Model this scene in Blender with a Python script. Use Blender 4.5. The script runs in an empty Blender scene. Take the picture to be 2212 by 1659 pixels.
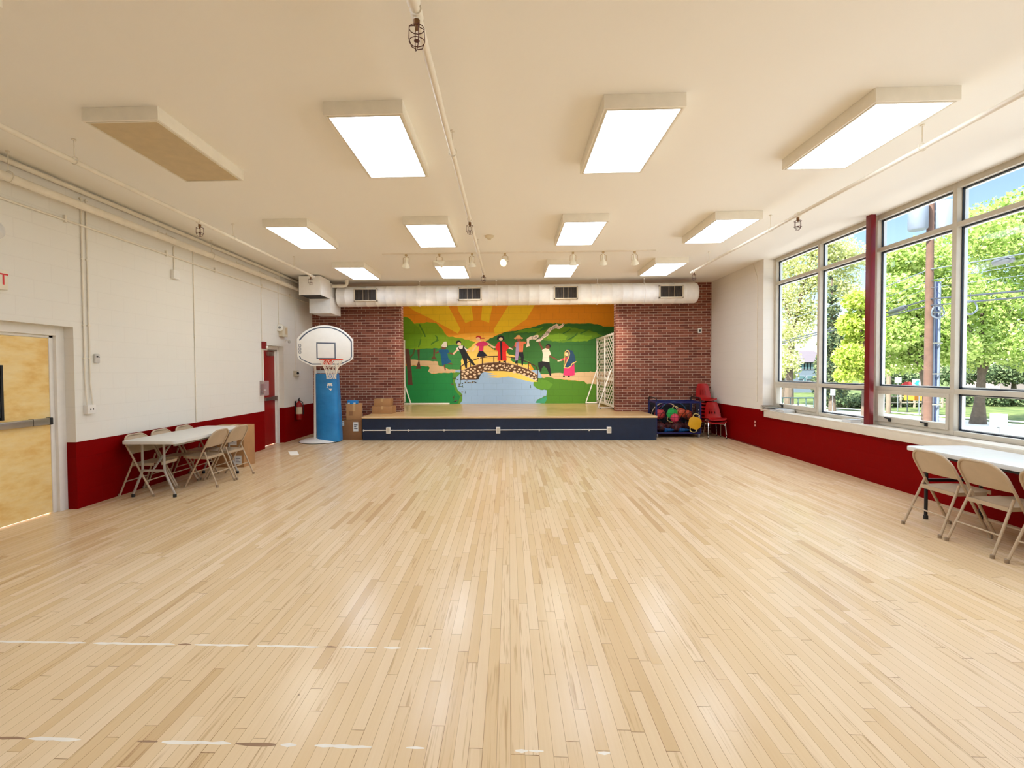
import bpy, bmesh, math, random
import numpy as np
from mathutils import Vector, Matrix
PI = math.pi
rnd = random.Random(7)
S = bpy.context.scene
COL = S.collection

# ------------------------------------------------------------------ camera model
F, PX, PY, EYE = 1040.0, 1062.9, 825.4, 1.62
def rot(yaw, pit, rol):
    return Matrix.Rotation(yaw, 3, 'Z') @ Matrix.Rotation(pit, 3, 'X') @ Matrix.Rotation(rol, 3, 'Y')
CR = rot(.0349, -.0234, .0059)                    # columns: right, forward, up
def ray(x, y):
    return CR @ Vector(((x-PX)/F, 1.0, -(y-PY)/F))
def at(x, y, Y):                                  # photo direction -> point of the place at depth Y
    d = ray(x, y); return Vector((0, 0, EYE)) + d*(Y/d.y)

# ------------------------------------------------------------------ materials
def lin(c):
    return tuple(((v/255)/12.92 if v/255 <= .04045 else ((v/255+.055)/1.055)**2.4) for v in c[:3]) + (1.0,)
class NT:
    def __init__(s, name):
        s.m = bpy.data.materials.new(name); s.m.use_nodes = True; s.t = s.m.node_tree
        s.t.nodes.clear(); s.out = s.n('ShaderNodeOutputMaterial'); s.b = s.n('ShaderNodeBsdfPrincipled')
        s.l(s.b.outputs[0], s.out.inputs[0])
    def n(s, t, **k):
        o = s.t.nodes.new(t)
        for a, v in k.items(): setattr(o, a, v)
        return o
    def l(s, a, b): s.t.links.new(a, b)
    def math(s, op, a, b=None, c=None):
        o = s.n('ShaderNodeMath', operation=op)
        for i, v in enumerate((a, b, c)):
            if v is None: continue
            if hasattr(v, 'is_linked'): s.l(v, o.inputs[i])
            else: o.inputs[i].default_value = v
        return o.outputs[0]
    def mix(s, f, a, b, mode='MIX'):
        o = s.n('ShaderNodeMix', data_type='RGBA', blend_type=mode)
        for i, v in ((0, f), (6, a), (7, b)):
            if hasattr(v, 'is_linked'): s.l(v, o.inputs[i])
            else: o.inputs[i].default_value = v
        return o.outputs[2]
    def pos(s):
        return s.n('ShaderNodeNewGeometry').outputs['Position']
    def mapped(s, src, scale=(1, 1, 1), rotx=(0, 0, 0)):
        o = s.n('ShaderNodeMapping'); o.inputs['Scale'].default_value = scale; o.inputs['Rotation'].default_value = rotx
        s.l(src, o.inputs[0]); return o.outputs[0]
    def noise(s, src, scale, detail=4, rough=.55):
        o = s.n('ShaderNodeTexNoise'); o.inputs['Scale'].default_value = scale
        o.inputs['Detail'].default_value = detail; o.inputs['Roughness'].default_value = rough
        s.l(src, o.inputs['Vector']); return o.outputs['Fac']
    def ramp(s, f, stops):
        o = s.n('ShaderNodeValToRGB'); e = o.color_ramp.elements
        while len(e) < len(stops): e.new(.5)
        for k, (p, c) in enumerate(stops): e[k].position = p; e[k].color = c
        s.l(f, o.inputs[0]); return o.outputs[0]
    def bump(s, h, strength=.3, dist=.01):
        o = s.n('ShaderNodeBump'); o.inputs['Strength'].default_value = strength; o.inputs['Distance'].default_value = dist
        s.l(h, o.inputs['Height']); s.l(o.outputs[0], s.b.inputs['Normal'])
    def put(s, color=None, rough=None, metal=None, spec=None):
        for k, v in (('Base Color', color), ('Roughness', rough), ('Metallic', metal), ('Specular IOR Level', spec)):
            if v is None: continue
            if hasattr(v, 'is_linked'): s.l(v, s.b.inputs[k])
            else: s.b.inputs[k].default_value = v
_mc = {}
def M(name, c, rough=.5, metal=0, var=.06, scale=9, bump=0, spec=.5):
    if name in _mc: return _mc[name]
    t = NT(name); co = t.n('ShaderNodeTexCoord').outputs['Object']
    f = t.noise(co, scale); L = lin(c)
    lo = tuple(v*(1-var) for v in L[:3])+(1,); hi = tuple(min(1, v*(1+var)) for v in L[:3])+(1,)
    t.put(t.ramp(f, [(.3, lo), (.7, hi)]), rough, metal, spec)
    if bump: t.bump(t.noise(co, scale*12, 3), bump, .004)
    _mc[name] = t.m; return t.m
def emis(name, c, strength):
    t = NT(name); t.put(lin(c), .5); f = t.noise(t.mapped(t.n('ShaderNodeTexCoord').outputs['Object'], (14, .2, 1)), 1, 1)
    t.b.inputs['Emission Strength'].default_value = strength
    t.l(t.ramp(f, [(.3, lin(c)), (.7, tuple(min(1, v*1.12) for v in lin(c)[:3])+(1,))]), t.b.inputs['Emission Color']); return t.m

def floor_mat():
    t = NT('maple_floor'); p = t.pos(); sp = t.n('ShaderNodeSeparateXYZ'); t.l(p, sp.inputs[0])
    x, y = sp.outputs[0], sp.outputs[1]
    W, Lb = .0600, .85
    u = t.math('DIVIDE', x, W); i = t.math('FLOOR', u); fu = t.math('FRACT', u)
    def wn(v1, v2=None):
        if v2 is None:
            o = t.n('ShaderNodeTexWhiteNoise', noise_dimensions='1D'); t.l(v1, o.inputs['W'])
        else:
            c = t.n('ShaderNodeCombineXYZ'); t.l(v1, c.inputs[0]); t.l(v2, c.inputs[1])
            o = t.n('ShaderNodeTexWhiteNoise', noise_dimensions='3D'); t.l(c.outputs[0], o.inputs['Vector'])
        return o
    r1 = wn(i).outputs['Value']
    rl = wn(t.math('ADD', i, .37)).outputs['Value']
    ln = t.math('MULTIPLY_ADD', rl, .9, .5)
    v = t.math('ADD', t.math('DIVIDE', y, ln), t.math('MULTIPLY', r1, 37.0))
    j = t.math('FLOOR', v); fv = t.math('FRACT', v)
    w = wn(i, j); rv = w.outputs['Value']
    sc = t.n('ShaderNodeSeparateColor'); t.l(w.outputs['Color'], sc.inputs[0])
    base = t.ramp(rv, [(0, lin((206, 174, 130))), (.04, lin((222, 192, 147))), (.25, lin((228, 201, 159))), (.75, lin((233, 208, 169))), (1, lin((239, 216, 180)))])
    # grain along the boards, shifted per board
    cv = t.n('ShaderNodeCombineXYZ')
    t.l(t.math('MULTIPLY', x, 75.0), cv.inputs[0]); t.l(t.math('MULTIPLY', y, 2.6), cv.inputs[1]); t.l(t.math('MULTIPLY', rv, 60.0), cv.inputs[2])
    g = t.noise(cv.outputs[0], 1.0, 5, .6)
    base = t.mix(t.math('MULTIPLY', g, .55), base, t.mix(.5, base, lin((212, 180, 142)), 'MULTIPLY'))
    cv2 = t.n('ShaderNodeCombineXYZ')
    t.l(t.math('MULTIPLY', x, 62.0), cv2.inputs[0]); t.l(t.math('MULTIPLY', y, 2.4), cv2.inputs[1]); t.l(t.math('MULTIPLY', rv, 90.0), cv2.inputs[2])
    k = t.noise(cv2.outputs[0], 1.0, 3, .6)
    kn = t.n('ShaderNodeMapRange'); kn.inputs['From Min'].default_value = .55; kn.inputs['From Max'].default_value = .70; t.l(k, kn.inputs[0])
    st = t.math('MULTIPLY', kn.outputs[0], t.math('GREATER_THAN', sc.outputs[1], .62))
    base = t.mix(t.math('MULTIPLY', st, .6), base, lin((160, 118, 72)))
    # wear / large tone drift
    big = t.noise(p, .35, 3); base = t.mix(t.math('MULTIPLY', big, .28), base, lin((214, 178, 134)))
    # joints
    e1 = t.math('LESS_THAN', t.math('MINIMUM', fu, t.math('SUBTRACT', 1.0, fu)), .016)
    e2 = t.math('LESS_THAN', t.math('MULTIPLY', t.math('MINIMUM', fv, t.math('SUBTRACT', 1.0, fv)), ln), .0016)
    gapn = t.math('MULTIPLY_ADD', t.noise(t.mapped(p, (16, .8, 1)), 1.0, 2), 1.5, -.05)
    gap = t.math('MULTIPLY', t.math('MAXIMUM', e1, e2), gapn)
    base = t.mix(gap, base, lin((120, 82, 48)))
    # specks
    vo = t.n('ShaderNodeTexVoronoi'); vo.inputs['Scale'].default_value = 3.2; t.l(p, vo.inputs['Vector'])
    base = t.mix(t.math('MULTIPLY', t.math('LESS_THAN', vo.outputs['Distance'], .02), .7), base, lin((95, 62, 36)))
    rr = t.math('MULTIPLY_ADD', t.noise(t.mapped(p, (9, 1.2, 1)), 1.5, 3), .10, .17)
    t.put(base, rr, 0, .22)
    t.bump(t.math('SUBTRACT', t.math('MULTIPLY', rv, .25), t.math('MAXIMUM', e1, e2)), .12, .002)
    return t.m

def block_mat(name, ax, upper, lower=None, zsplit=.8, j=.3, rough=.55):
    """painted concrete block: running bond joints, an optional dado of another paint below zsplit"""
    t = NT(name); p = t.pos(); sp = t.n('ShaderNodeSeparateXYZ'); t.l(p, sp.inputs[0])
    cv = t.n('ShaderNodeCombineXYZ'); t.l(sp.outputs[ax], cv.inputs[0]); t.l(sp.outputs[2], cv.inputs[1])
    br = t.n('ShaderNodeTexBrick'); br.offset = .5
    for k, v in (('Scale', 1), ('Mortar Size', .0045), ('Brick Width', .406), ('Row Height', .203), ('Mortar Smooth', .3)): br.inputs[k].default_value = v
    t.l(cv.outputs[0], br.inputs['Vector'])
    nz = t.noise(p, 1.1, 4); c = t.mix(t.math('MULTIPLY', nz, .16), upper, t.mix(1, upper, lin((225, 215, 200)), 'MULTIPLY'))
    c = t.mix(t.math('MULTIPLY', br.outputs['Fac'], .05), c, lin((140, 120, 100)))
    if lower:
        lo = t.mix(t.math('MULTIPLY', nz, .35), lower, t.mix(1, lower, lin((205, 200, 200)), 'MULTIPLY'))
        c = t.mix(t.math('LESS_THAN', sp.outputs[2], zsplit), c, lo)
    t.put(c, rough, 0, .06)
    h = t.math('SUBTRACT', t.math('MULTIPLY', t.noise(p, 55, 3), .25), br.outputs['Fac'])
    t.bump(h, j, .004); return t.m

def brick_mat():
    t = NT('red_brick'); p = t.pos(); sp = t.n('ShaderNodeSeparateXYZ'); t.l(p, sp.inputs[0])
    cv = t.n('ShaderNodeCombineXYZ'); t.l(t.math('ADD', sp.outputs[0], sp.outputs[1]), cv.inputs[0]); t.l(sp.outputs[2], cv.inputs[1])
    br = t.n('ShaderNodeTexBrick'); br.offset = .5
    for k, v in (('Scale', 1), ('Mortar Size', .005), ('Brick Width', .222), ('Row Height', .0663), ('Mortar Smooth', .15), ('Bias', -.1)): br.inputs[k].default_value = v
    br.inputs['Color1'].default_value = lin((122, 66, 54)); br.inputs['Color2'].default_value = lin((168, 104, 84)); br.inputs['Mortar'].default_value = lin((226, 202, 180))
    t.l(cv.outputs[0], br.inputs['Vector'])
    c = t.mix(t.math('MULTIPLY', t.noise(p, 14, 5), .5), br.outputs['Color'], t.mix(1, br.outputs['Color'], lin((170, 140, 130)), 'MULTIPLY'))
    t.put(c, .8, 0, .25)
    t.bump(t.math('SUBTRACT', t.math('MULTIPLY', t.noise(p, 60, 3), .3), br.outputs['Fac']), .6, .006); return t.m

def mural_mat():
    t = NT('mural_paint'); a = t.n('ShaderNodeAttribute'); a.attribute_name = 'paint'
    p = t.pos(); sp = t.n('ShaderNodeSeparateXYZ'); t.l(p, sp.inputs[0])
    cv = t.n('ShaderNodeCombineXYZ'); t.l(sp.outputs[0], cv.inputs[0]); t.l(sp.outputs[2], cv.inputs[1])
    br = t.n('ShaderNodeTexBrick'); br.offset = .5
    for k, v in (('Scale', 1), ('Mortar Size', .005), ('Brick Width', .406), ('Row Height', .203), ('Mortar Smooth', .3)): br.inputs[k].default_value = v
    t.l(cv.outputs[0], br.inputs['Vector'])
    c = t.mix(t.math('MULTIPLY', t.noise(p, 5, 5), .3), a.outputs['Color'], t.mix(1, a.outputs['Color'], lin((205, 205, 200)), 'MULTIPLY'))
    c = t.mix(t.math('MULTIPLY', br.outputs['Fac'], .22), c, t.mix(1, c, lin((120, 110, 110)), 'MULTIPLY'))
    t.put(c, .6, 0, .3); t.bump(t.math('SUBTRACT', t.math('MULTIPLY', t.noise(p, 50, 3), .2), br.outputs['Fac']), .4, .004); return t.m

def leaf_mat(name, c1, c2, tr=.5):
    t = NT(name); t.t.nodes.remove(t.b)
    g = t.n('ShaderNodeNewGeometry'); f = g.outputs['Random Per Island']
    col = t.ramp(f, [(0, lin(c1)), (1, lin(c2))])
    d = t.n('ShaderNodeBsdfDiffuse'); tl = t.n('ShaderNodeBsdfTranslucent'); mx = t.n('ShaderNodeMixShader'); mx.inputs[0].default_value = tr
    t.l(col, d.inputs[0]); t.l(col, tl.inputs[0]); t.l(d.outputs[0], mx.inputs[1]); t.l(tl.outputs[0], mx.inputs[2]); t.l(mx.outputs[0], t.out.inputs[0])
    return t.m
def glass_mat():
    t = NT('window_glass'); t.t.nodes.remove(t.b)
    tr = t.n('ShaderNodeBsdfTransparent'); gl = t.n('ShaderNodeBsdfGlossy'); gl.inputs['Roughness'].default_value = .02
    lw = t.n('ShaderNodeLayerWeight'); lw.inputs[0].default_value = .5; mx = t.n('ShaderNodeMixShader')
    fac = t.math('MULTIPLY_ADD', t.math('POWER', lw.outputs['Facing'], 5.0), .5, .03)
    co = t.pos(); tr_c = t.ramp(t.noise(co, 2, 2), [(0, (.93, .96, .96, 1)), (1, (.97, .99, .99, 1))]); t.l(tr_c, tr.inputs[0])
    t.l(fac, mx.inputs[0]); t.l(tr.outputs[0], mx.inputs[1]); t.l(gl.outputs[0], mx.inputs[2]); t.l(mx.outputs[0], t.out.inputs[0]); return t.m
def clear_mat(name, tint):
    t = NT(name); t.t.nodes.remove(t.b)
    tr = t.n('ShaderNodeBsdfTransparent'); tr.inputs[0].default_value = tint
    gl = t.n('ShaderNodeBsdfPrincipled'); gl.inputs['Base Color'].default_value = (.85, .8, .8, 1); gl.inputs['Roughness'].default_value = .15
    mx = t.n('ShaderNodeMixShader'); t.l(t.math('MULTIPLY_ADD', t.noise(t.pos(), 6, 2), .06, .24), mx.inputs[0])
    t.l(tr.outputs[0], mx.inputs[1]); t.l(gl.outputs[0], mx.inputs[2]); t.l(mx.outputs[0], t.out.inputs[0]); return t.m
def birch_mat():
    t = NT('yellow_birch_veneer'); p = t.pos()
    f = t.noise(t.mapped(p, (1, 2.2, 5.5)), 1.6, 5, .6); f2 = t.noise(t.mapped(p, (1, 3, 14)), 2.5, 4)
    c = t.ramp(f, [(.3, lin((238, 192, 112))), (.5, lin((250, 218, 146))), (.7, lin((254, 230, 172)))])
    t.put(t.mix(t.math('MULTIPLY', f2, .3), c, lin((200, 145, 75))), .35, 0, .45); return t.m
def ground_mat(name, c1, c2, scale):
    t = NT(name); f = t.noise(t.pos(), scale, 6, .6); t.put(t.ramp(f, [(.35, lin(c1)), (.65, lin(c2))]), .9, 0, .2); return t.m

# ------------------------------------------------------------------ mesh builder
class MB:
    def __init__(s): s.v = []; s.f = []; s.m = []; s.c = []
    def add(s, v, f, mi=0):
        b = len(s.v); s.v += [tuple(p) for p in v]; s.f += [tuple(b+i for i in q) for q in f]; s.m += [mi]*len(f); return s
    def box(s, x0, x1, y0, y1, z0, z1, mi=0, mat=None):
        v = [Vector(p) for p in ((x0, y0, z0), (x1, y0, z0), (x1, y1, z0), (x0, y1, z0), (x0, y0, z1), (x1, y0, z1), (x1, y1, z1), (x0, y1, z1))]
        if mat: v = [mat @ p for p in v]
        return s.add(v, [(0, 3, 2, 1), (4, 5, 6, 7), (0, 1, 5, 4), (1, 2, 6, 5), (2, 3, 7, 6), (3, 0, 4, 7)], mi)
    def bar(s, a, b, w, h, mi=0, up=(0, 0, 1)):
        a, b = Vector(a), Vector(b); d = (b-a).normalized(); u = Vector(up)
        if abs(d.dot(u)) > .98: u = Vector((0, 1, 0))
        r = d.cross(u).normalized()*w/2; q = r.cross(d).normalized()*h/2
        v = [a-r-q, a+r-q, a+r+q, a-r+q, b-r-q, b+r-q, b+r+q, b-r+q]
        return s.add(v, [(0, 3, 2, 1), (4, 5, 6, 7), (0, 1, 5, 4), (1, 2, 6, 5), (2, 3, 7, 6), (3, 0, 4, 7)], mi)
    def tube(s, pts, r, n=8, closed=False, mi=0):
        pts = [Vector(p) for p in pts]; N = len(pts); rings = []; pv = None
        for k in range(N):
            if closed: d = pts[(k+1) % N]-pts[k-1]
            else: d = pts[min(k+1, N-1)]-pts[max(k-1, 0)]
            d = d.normalized() if d.length > 1e-9 else Vector((0, 0, 1))
            if pv is None:
                u = Vector((0, 0, 1)) if abs(d.z) < .9 else Vector((1, 0, 0)); a = d.cross(u).normalized()
            else: a = (pv-d*pv.dot(d)).normalized()
            pv = a; b = d.cross(a); rr = r[k] if isinstance(r, (list, tuple)) else r
            rings.append([pts[k]+a*math.cos(2*PI*i/n)*rr+b*math.sin(2*PI*i/n)*rr for i in range(n)])
        v = [p for g in rings for p in g]; f = []
        for k in range(N if closed else N-1):
            k2 = (k+1) % N
            for i in range(n): f.append((k*n+i, k*n+(i+1) % n, k2*n+(i+1) % n, k2*n+i))
        if not closed: f += [tuple(range(n-1, -1, -1)), tuple((N-1)*n+i for i in range(n))]
        return s.add(v, f, mi)
    def lathe(s, prof, c=(0, 0, 0), n=24, axis='Z', mi=0, mat=None):
        v = []; f = []
        for r, h in prof:
            for i in range(n):
                a = 2*PI*i/n; x, y = r*math.cos(a), r*math.sin(a)
                p = {'Z': (x, y, h), 'Y': (x, h, y), 'X': (h, x, y)}[axis]; p = Vector(p)
                if mat: p = mat @ p
                v.append(p+Vector(c))
        for k in range(len(prof)-1):
            for i in range(n): f.append((k*n+i, k*n+(i+1) % n, (k+1)*n+(i+1) % n, (k+1)*n+i))
        f += [tuple(range(n-1, -1, -1)), tuple((len(prof)-1)*n+i for i in range(n))]
        return s.add(v, f, mi)
    def sphere(s, c, r, n=16, mi=0):
        rr = r if isinstance(r, (tuple, list)) else (r, r, r); h = n//2
        v = [Vector(c)+Vector((0, 0, rr[2]))]; f = []
        for k in range(1, h):
            t = PI*k/h
            for i in range(n):
                a = 2*PI*i/n; v.append(Vector(c)+Vector((rr[0]*math.sin(t)*math.cos(a), rr[1]*math.sin(t)*math.sin(a), rr[2]*math.cos(t))))
        v.append(Vector(c)-Vector((0, 0, rr[2]))); L = len(v)-1
        for i in range(n): f.append((0, 1+i, 1+(i+1) % n))
        for k in range(h-2):
            for i in range(n): f.append((1+k*n+i, 1+(k+1)*n+i, 1+(k+1)*n+(i+1) % n, 1+k*n+(i+1) % n))
        for i in range(n): f.append((L, 1+(h-2)*n+(i+1) % n, 1+(h-2)*n+i))
        return s.add(v, f, mi)
    def prism(s, poly, o, ex, ey, ez, d0, d1, mi=0):
        """2D polygon in plane (ex,ey) from origin o, extruded from d0 to d1 along ez"""
        o, ex, ey, ez = map(Vector, (o, ex, ey, ez)); n = len(poly)
        v = [o+ex*p[0]+ey*p[1]+ez*d0 for p in poly]+[o+ex*p[0]+ey*p[1]+ez*d1 for p in poly]
        f = [tuple(range(n-1, -1, -1)), tuple(range(n, 2*n))]+[(i, (i+1) % n, n+(i+1) % n, n+i) for i in range(n)]
        return s.add(v, f, mi)
    def quad(s, a, b, c, d, mi=0): return s.add([a, b, c, d], [(0, 1, 2, 3)], mi)
    def build(s, name, mats, parent=None, bev=0, smooth=True, origin=None, ang=35, loc=None):
        me = bpy.data.meshes.new(name); o0 = Vector(origin) if origin is not None else Vector((0, 0, 0))
        me.from_pydata([tuple(Vector(p)-o0) for p in s.v], [], s.f)
        mats = mats if isinstance(mats, (list, tuple)) else [mats]
        for m in mats: me.materials.append(m)
        me.polygons.foreach_set('material_index', s.m)
        bm = bmesh.new(); bm.from_mesh(me)
        bmesh.ops.recalc_face_normals(bm, faces=bm.faces)
        if bev:
            es = [e for e in bm.edges if len(e.link_faces) == 2 and e.calc_face_angle(0) > .6]
            bmesh.ops.bevel(bm, geom=es, offset=bev, segments=2, profile=.6, affect='EDGES', clamp_overlap=True)
        bm.to_mesh(me); bm.free()
        if smooth:
            me.polygons.foreach_set('use_smooth', [True]*len(me.polygons)); me.set_sharp_from_angle(angle=math.radians(ang))
        ob = bpy.data.objects.new(name, me); COL.objects.link(ob)
        if origin is not None: ob.location = o0
        if loc is not None: ob.location = loc
        if parent is not None: ob.parent = parent
        return ob
def tag(o, label=None, cat=None, group=None, kind=None):
    if label: o['label'] = label
    if cat: o['category'] = cat
    if group: o['group'] = group
    if kind: o['kind'] = kind
    return o
def thing(name, label, cat, loc=(0, 0, 0), rz=0, group=None):
    o = bpy.data.objects.new(name, None); COL.objects.link(o); o.empty_display_size = .05
    o.location = loc; o.rotation_euler = (0, 0, rz); return tag(o, label, cat, group)
def struct(o): o['kind'] = 'structure'; return o
def kids(o): return [c for c in bpy.data.objects if c.parent is o]
def dup(root, loc, rz=None, label=None, group=None):
    def cp(o, par):
        c = o.copy(); COL.objects.link(c)
        if par is not None: c.parent = par
        for k in kids(o):
            if k is not c: cp(k, c)
        return c
    r = cp(root, None); r.location = loc
    if rz is not None: r.rotation_euler = (0, 0, rz)
    if label: r['label'] = label
    if group: r['group'] = group
    return r
_used = {}
def place(proto_maker, key, loc, rz, label, group=None):
    """the first call puts the prototype itself in place, later ones put copies"""
    if key not in _used:
        o = proto_maker(); _used[key] = o; o.location = loc; o.rotation_euler = (0, 0, rz); o['label'] = label
        if group: o['group'] = group
        return o
    return dup(_used[key], loc, rz, label, group)
def arc(c, r, a0, a1, n, plane='XZ'):
    out = []
    for k in range(n+1):
        a = a0+(a1-a0)*k/n; p, q = r*math.cos(a), r*math.sin(a)
        out.append({'XZ': (c[0]+p, c[1], c[2]+q), 'YZ': (c[0], c[1]+p, c[2]+q), 'XY': (c[0]+p, c[1]+q, c[2])}[plane])
    return out
def text_mesh(name, body, size, mat, extr=.001, align='CENTER', space=1.0):
    cu = bpy.data.curves.new(name, 'FONT'); cu.body = body; cu.size = size; cu.extrude = extr
    cu.align_x = align; cu.align_y = 'CENTER'; cu.space_character = space; cu.resolution_u = 3
    tmp = bpy.data.objects.new(name+'_tmp', cu); COL.objects.link(tmp)
    bpy.context.view_layer.update()
    me = bpy.data.meshes.new_from_object(tmp.evaluated_get(bpy.context.evaluated_depsgraph_get()))
    bpy.data.objects.remove(tmp); bpy.data.curves.remove(cu); me.name = name
    me.materials.clear(); me.materials.append(mat)
    ob = bpy.data.objects.new(name, me); COL.objects.link(ob); return ob

# ------------------------------------------------------------------ palette
WHITE = M('white_paint', (232, 226, 216), .45, var=.03)
TRIMW = M('white_trim_paint', (238, 232, 224), .4, var=.03)
PIPEW = M('cream_pipe_paint', (236, 226, 208), .4, var=.04)
DUCTW = M('white_duct_paint', (250, 245, 238), .45, var=.04)
RED = M('deep_red_paint', (140, 6, 8), .4, var=.12)
NAVY = M('navy_paint', (14, 34, 62), .45, var=.12, bump=.2)
TAN = M('tan_enamel', (186, 163, 134), .35, var=.05)
GREY = M('grey_enamel', (168, 158, 146), .35, var=.06)
BLACK = M('black_plastic', (22, 22, 24), .45, var=.2)
RUST = M('rusty_wire', (84, 44, 32), .55, .4, var=.25)
CHROME = M('chrome', (225, 225, 225), .15, 1, var=.03)
STEEL = M('brushed_steel', (178, 174, 168), .32, 1, var=.06)
DARK = M('dark_cavity', (38, 30, 24), .7, var=.3)
PLASTW = M('white_plastic_top', (222, 220, 214), .38, var=.03, bump=.15)
CARD = M('cardboard', (176, 130, 84), .8, var=.1, scale=4)
CARD2 = M('darker_cardboard', (142, 98, 62), .8, var=.1, scale=4)
TAPE = M('packing_tape', (198, 160, 112), .3, var=.05)
PAPER = M('white_paper', (240, 240, 238), .6, var=.03)
PRINT = M('dark_print', (50, 50, 60), .6, var=.2)
SHELLRED = M('red_plastic', (176, 8, 14), .3, var=.06)
FRAMEB = M('beige_window_paint', (202, 193, 176), .45, var=.05)
GLASS = glass_mat()
MURAL = mural_mat()

WL, WR, CEIL, YB, YF = -5.15, 5.17, 3.85, 12.5, -1.6     # room: side walls, ceiling, brick wall, wall behind the camera
ST, MY, SY = .56, 15.5, 11.2                              # stage top, mural wall, stage front
WX = 5.40                                                 # window plane
OX0, OX1 = -2.80, 2.76                                    # stage opening

# ------------------------------------------------------------------ room shell
b = MB(); b.box(WL-.4, WR+.4, YF-.2, YB+.3, -.3, 0); struct(b.build('floor', floor_mat(), smooth=False))
ceil_t = NT('ceiling_paint'); _p = ceil_t.pos()
ceil_t.put(ceil_t.mix(ceil_t.math('MULTIPLY', ceil_t.noise(_p, 1.2, 3), .25), lin((248, 243, 233)), lin((244, 237, 224))), .7, 0, .2)
ceil_t.bump(ceil_t.noise(_p, 120, 2), .1, .002)
b = MB(); b.box(WL-.4, WR+.55, YF-.2, MY+.3, CEIL, CEIL+.35); struct(b.build('ceiling', ceil_t.m, smooth=False))

WALLC, REDC = lin((236, 231, 222)), lin((132, 1, 2))
LM = block_mat('painted_block_left', 1, WALLC, REDC, .80)
RM = block_mat('painted_block_right', 1, lin((236, 229, 218)), REDC, .79)
D1 = (4.30, 5.535, 2.165); D2 = (9.96, 10.86, 2.20)        # door recesses in the left wall (near, far, top)
b = MB(); xo = WL-.35
def wl(y0, y1, z0, z1): b.box(xo, WL, y0, y1, z0, z1)
wl(YF, D1[0], 0, CEIL); wl(D1[0], D1[1], D1[2], CEIL); wl(D1[1], D2[0], 0, CEIL); wl(D2[0], D2[1], D2[2], CEIL); wl(D2[1], YB, 0, CEIL)
struct(b.build('wall_left', LM, smooth=False))
b = MB()
b.box(WR, WX+.12, 9.99, YB, 0, CEIL); b.box(WR, WX+.12, YF, 9.99, 0, .70); b.box(WR, WX+.12, YF, -.62, .70, CEIL)
struct(b.build('wall_right', RM, smooth=False))
b = MB(); b.box(WL-.3, WR+.3, YF-.2, YF, 0, CEIL); struct(b.build('wall_front', block_mat('painted_block_front', 0, WALLC, REDC), smooth=False))
BRICK = brick_mat()
b = MB()
b.box(WL-.2, OX0, YB, YB+.26, 0, CEIL); b.box(OX1, WR+.25, YB, YB+.26, 0, CEIL); b.box(OX0, OX1, YB, YB+.26, 3.52, CEIL)
struct(b.build('wall_back', BRICK, smooth=False))
AW = block_mat('painted_block_alcove', 0, lin((222, 214, 200)))
b = MB()
b.box(-4.3, -4.1, YB+.26, MY+.2, ST, CEIL); b.box(4.1, 4.3, YB+.26, MY+.2, ST, CEIL); b.box(-4.1, 4.1, MY, MY+.2, ST, CEIL)
struct(b.build('wall_alcove', AW, smooth=False))
b = MB(); b.box(-3.42, -1.92, MY-.03, MY, ST, ST+.035); struct(b.build('trim_1', TRIMW))
b = MB(); b.box(WR-.012, WR, 10.0, 11.38, 0, .02); struct(b.build('baseboard_right', M('red_base', (110, 8, 8), .5)))

# stage platform
st = thing('stage_platform', 'low stage with a pale wooden deck and a dark navy front below the mural', 'stage', (0, SY, 0))
t = NT('stage_deck_wood'); p = t.pos(); f = t.noise(t.mapped(p, (.8, 9, 1)), 3, 4)
t.put(t.ramp(f, [(.3, lin((205, 164, 108))), (.7, lin((232, 196, 142)))]), .25, 0, .5); DECK = t.m
SX0, SX1 = -3.46, 3.41
b = MB(); b.box(SX0, SX1, -.02, YB-SY+.001, ST-.045, ST); b.box(-4.3, 4.3, YB-SY+.26, MY-SY+.2, ST-.045, ST); b.box(OX0, OX1, YB-SY, YB-SY+.26, ST-.045, ST)
b.build('deck', DECK, st)
b = MB(); b.box(SX0+.01, SX1-.01, .0, YB-SY-.002, 0, ST-.045); b.build('fascia', NAVY, st)
b = MB(); b.box(SX0, SX1, -.03, -.02, ST-.03, ST+.002); b.build('edge_strip', M('pale_maple_nosing', (236, 208, 164), .3), st)

rw = thing('wire_raceway', 'white metal wire channel with outlet boxes along the navy stage front', 'raceway', (0, SY-.001, .235))
b = MB(); b.tube([(-3.42, -.012, 0), (2.26, -.012, .01)], .0125, 8)
b.build('conduit', TRIMW, rw)
for cx in (-2.83, -.255, 2.305):
    b = MB(); b.box(cx-.05, cx+.05, -.055, 0, -.07, .075); o = b.build('outlet_box', TRIMW, rw, bev=.006)
    b = MB(); b.box(cx-.035, cx+.035, -.058, -.055, -.05, .055); b.build('cover_plate', M('almond_plate', (205, 196, 178), .4), o)
for cx in (-3.42, -2.36, -1.52, .7, 1.85):
    b = MB(); b.box(cx-.012, cx+.012, -.028, 0, -.022, .022); b.build('clip', TRIMW, rw, bev=.003)

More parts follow.
